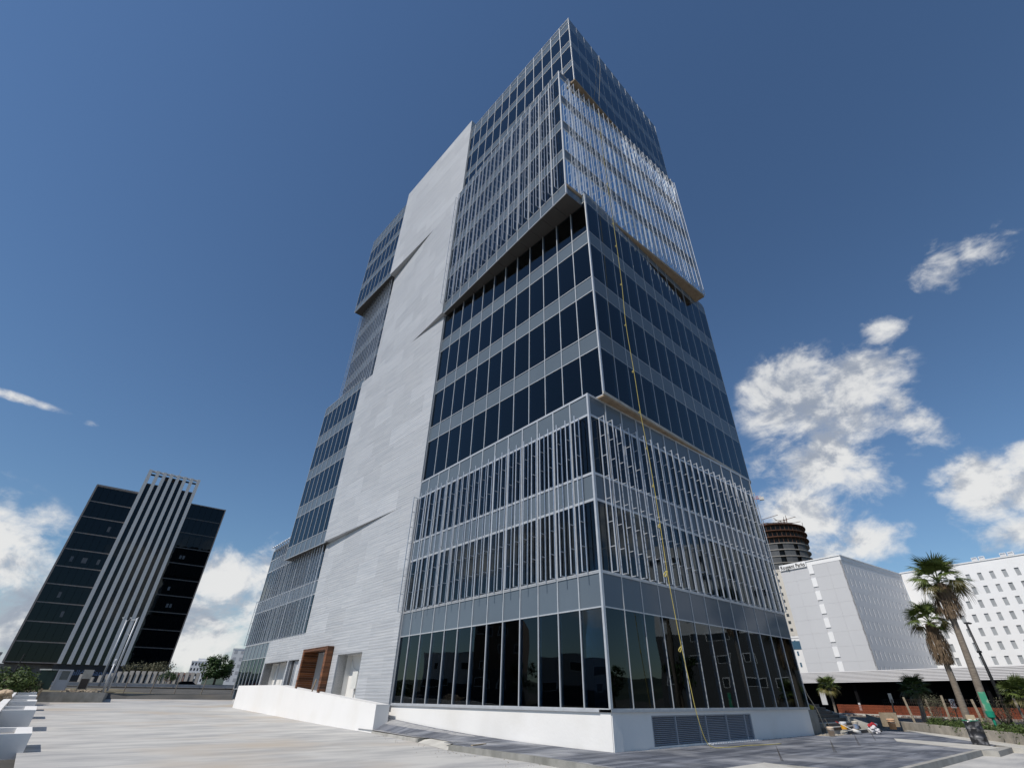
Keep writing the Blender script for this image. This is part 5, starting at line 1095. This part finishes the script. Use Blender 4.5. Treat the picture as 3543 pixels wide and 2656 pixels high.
t = thing('yellow_tub', 'yellow tub tipped on the shaded dark steps', 'tub', uv(1.4,18.7,.9)); b = MB(); b.lathe([(0,0),(.14,0),(.17,.24),(.15,.24),(.12,.03),(0,.03)], (0,0,0), 18); b.obj('tub_body', YB, t, Matrix.Translation(uv(1.15,19.1,1.02)) @ Matrix.Rotation(R(20),4,'Y'), smooth=True)
tag(blob('plastic_bag', uv(1.9,17.9,1.35), .16,.13,.10, mat('bag_grey',(.45,.47,.52)), .5, None, 5), 'crumpled pale plastic bag on the upper shaded steps', 'bag')
# paint roller
t = thing('paint_roller', 'white handled paint roller tube lying across the lower steps', 'roller', uv(-.9,20.3,.2)); b = MB(); ra, rb_, rc_ = atz(28.62,.5,35.0), atz(29.55,.20,35.2), atz(30.05,.10,35.4); b.tube([ra,rb_], .018, 8); b.obj('handle', WHITE2, t)
b = MB(); b.tube([rb_,rc_], .075, 14); b.obj('roller_sleeve', mat('roller_white',(.72,.70,.66)), t, smooth=True); b = MB(); b.tube([ra-(rb_-ra).normalized()*.14, ra], .024, 8); b.obj('tip', mat('red_plastic',(.5,.04,.03)), t)
# rags
RAG = mat('white_rag', (.66,.66,.68), (.55,.53,.55), rough=.9, nscale=6); RED2 = mat('red_rag', (.45,.03,.04), (.35,.02,.03), rough=.9)
g0 = atz(31.05,.0,37.2)
t = thing('cloth_pile', 'pile of white and red rags and buckets at the foot of the stair wall', 'rags', g0)
for k, (m, o_, s_) in enumerate(((RAG,(0,0,.22),.20),(RED2,(.1,.05,.40),.13),(RAG,(.16,-.08,.12),.15),(RED2,(-.12,.02,.36),.09),(mat('blue_rag',(.2,.25,.32)),(.25,.1,.38),.12),(BLKM,(.38,.0,.12),.07))):
    o = blob('rag', g0+Vector(o_), s_,s_*.8,s_*.75, m, .55, None, k+20); o.parent = t; o.matrix_parent_inverse = WM[t.name].inverted()
# hose
b = MB(); HP = [BRf.pt(16.05,3.0,.02), BRf.pt(16.5,1.9,-.1), BRf.pt(17.05,1.1,.0), BRf.pt(17.12,.7,.06), BRf.pt(17.2,.3,.12), BRf.pt(17.5,.12,.2), BRf.pt(17.75,.3,.15), BRf.pt(17.5,.7,.1)]
b.tube(smooth_pts(HP,6), .025, 7); tag(b.obj('hose', mat('tan_hose',(.42,.36,.27)), smooth=True), 'tan hose hanging over the rough end of the plinth in a loop', 'hose')
# rebar bundles
REB = mat('rebar', (.08,.075,.07), (.05,.045,.045), rough=.8)
def rebar(u, v, lb, n=3):
    t = thing('rebar_stub', lb, 'rebar', uv(u,v,0), 'rebar stubs standing out of the pavers'); 
    for k in range(n): b = MB(); p = uv(u+.05*k,v+.04*k,0); b.tube([p, p+Vector((-.12+.05*k,.02*k,.36-.06*k))], .0065, 5); b.obj('bar', REB, t)
rebar(-4.6,2.0,'nearest rebar stub in the pavers beside the pale concrete apron'); rebar(-4.5,6.3,'double rebar stub in the middle of the dark pavers',4); rebar(-3.9,10.4,'rebar stub right of the middle of the pavers'); rebar(-3.3,14.2,'rebar stub farthest right near the pale strip',2)
# small rubble at plinth end and on the drive
rb = MB(); rnd = random.Random(6)
for i in range(110):
    p = uv(rnd.gauss(-.35,.25), rnd.gauss(16.9,.5), 0); s = rnd.uniform(.015,.07); m_ = Matrix.Rotation(rnd.uniform(0,6),3,'Z'); rb.box(p+Vector((0,0,s*.4)), m_ @ Vector((s*1.8,0,0)), m_ @ Vector((0,s,0)), Vector((0,0,s*.8)))
for i in range(120):
    u = rnd.uniform(-9,13.5); p = uv(u, kv(u)-abs(rnd.gauss(0,.5))-.06, gz(u)); s = rnd.uniform(.008,.025); rb.box(p+Vector((0,0,s*.4)), (s*1.4,0,0),(0,s,0),(0,0,s*.9))
tag(rb.obj('gravel', mat('gravel',(.40,.37,.32),(.25,.23,.2),rough=.95,nscale=9)), kind='stuff')
DUST = mat('sand_dust', (.50,.44,.36), (.42,.37,.30), rough=.95, nscale=2)
b = MB(); b.poly([uv(-.5,15.4,.012),uv(-.1,15.6,.012),uv(-.1,17.6,.012),uv(-.7,17.9,.012),uv(-.95,16.8,.012)]); b.obj('dust_patch', DUST, kind='structure')
tag(link('wood_strip', cube(TIM), None, Matrix.Translation(uv(4.7,-2.0,.03)) @ BLf.rot() @ Matrix.Rotation(R(-70),4,'Z') @ Matrix.Diagonal((.9,.09,.04,1))), 'thin wooden strip lying on the pavers by the kerb ramp', 'timber')
# blocks at the end of the low wall
b = MB(); b.prism([atz(30.9,-.05,47),atz(32.0,-.05,46.5),atz(32.0,.45,46.5),atz(30.9,.72,47)], (.15,.35,0)); tag(b.obj('dark_block', CONCD), 'dark sloping concrete block left of the peach pail', 'block')
# ------------------------------------------------------------------ out of frame neighbours (seen as reflections in the glass)
def neighbour(name, c, head, w, h, m, label, nx, nz, dep=14):
    t = thing(name, label, 'building', (c[0],c[1],0)); F = Face(c, head, True); c_ = Vector((c[0],c[1],0))
    F.n = hd(head+math.pi/2) if hd(head+math.pi/2).dot(Vector((8,26,0))-c_) > 0 else -hd(head+math.pi/2); F.X = F.d if F.d.cross(F.n).z > 0 else -F.d
    F.box('wall', m, t, 0, w, -.3, h, -dep, 0); F.box('lower_wall', mat('dark_grey_render',(.09,.095,.10),(.075,.08,.085),rough=.8), t, -.1, w+.1, -.3, h*.42, -dep-.1, .06)
    for i in range(nx):
        for j in range(nz):
            if (i*3+j) % 4 == 0: continue
            ww = .4+.35*((i+j) % 3); x = w*(i+.5)/nx; z = 2+(h-3)*(j+.4)/nz; F.box('window_frame', WHITE2, t, x-ww-.1, x+ww+.1, z-.1, z+1.1, -.1, .1); F.box('window', FW, t, x-ww, x+ww, z, z+1., -.1, .13)
neighbour('apartment_block', (66,52), R(165), 24, 24, WHITE2, 'white and grey apartment block across the street seen mirrored in the tower glass', 6, 7)
neighbour('low_grey_block', (-62,8), R(2), 20, 7, GREYD, 'long low grey block across the site mirrored in the left tower glass', 6, 2)
neighbour('brown_block', (-66,31), R(2), 9, 13, mat('brown_render',(.22,.16,.12),(.17,.125,.095),rough=.85), 'taller brown block across the site mirrored in the left tower glass', 3, 4)
neighbour('pale_low_block', (-70,41), R(2), 8, 8, WHITE2, 'pale low block across the site mirrored in the left tower glass', 3, 2)
for i, (x, y, hh) in enumerate(((58,30,7),(62,22,6),(50,14,8),(40,4,7),(-52,14,6),(-54,30,7))): tree((x,y,-.2), hh, 2.6, 2.4, ('tallest','lower','broad','nearest','low','far')[i]+' broadleaf tree on the '+('right','right','right','right','left','left')[i]+' street side facing the tower glass', seed=40+i, nclump=26, per=60, s=.2, grp='street trees facing the tower')
print('objects', len(bpy.data.objects), 'tiles', ntile)
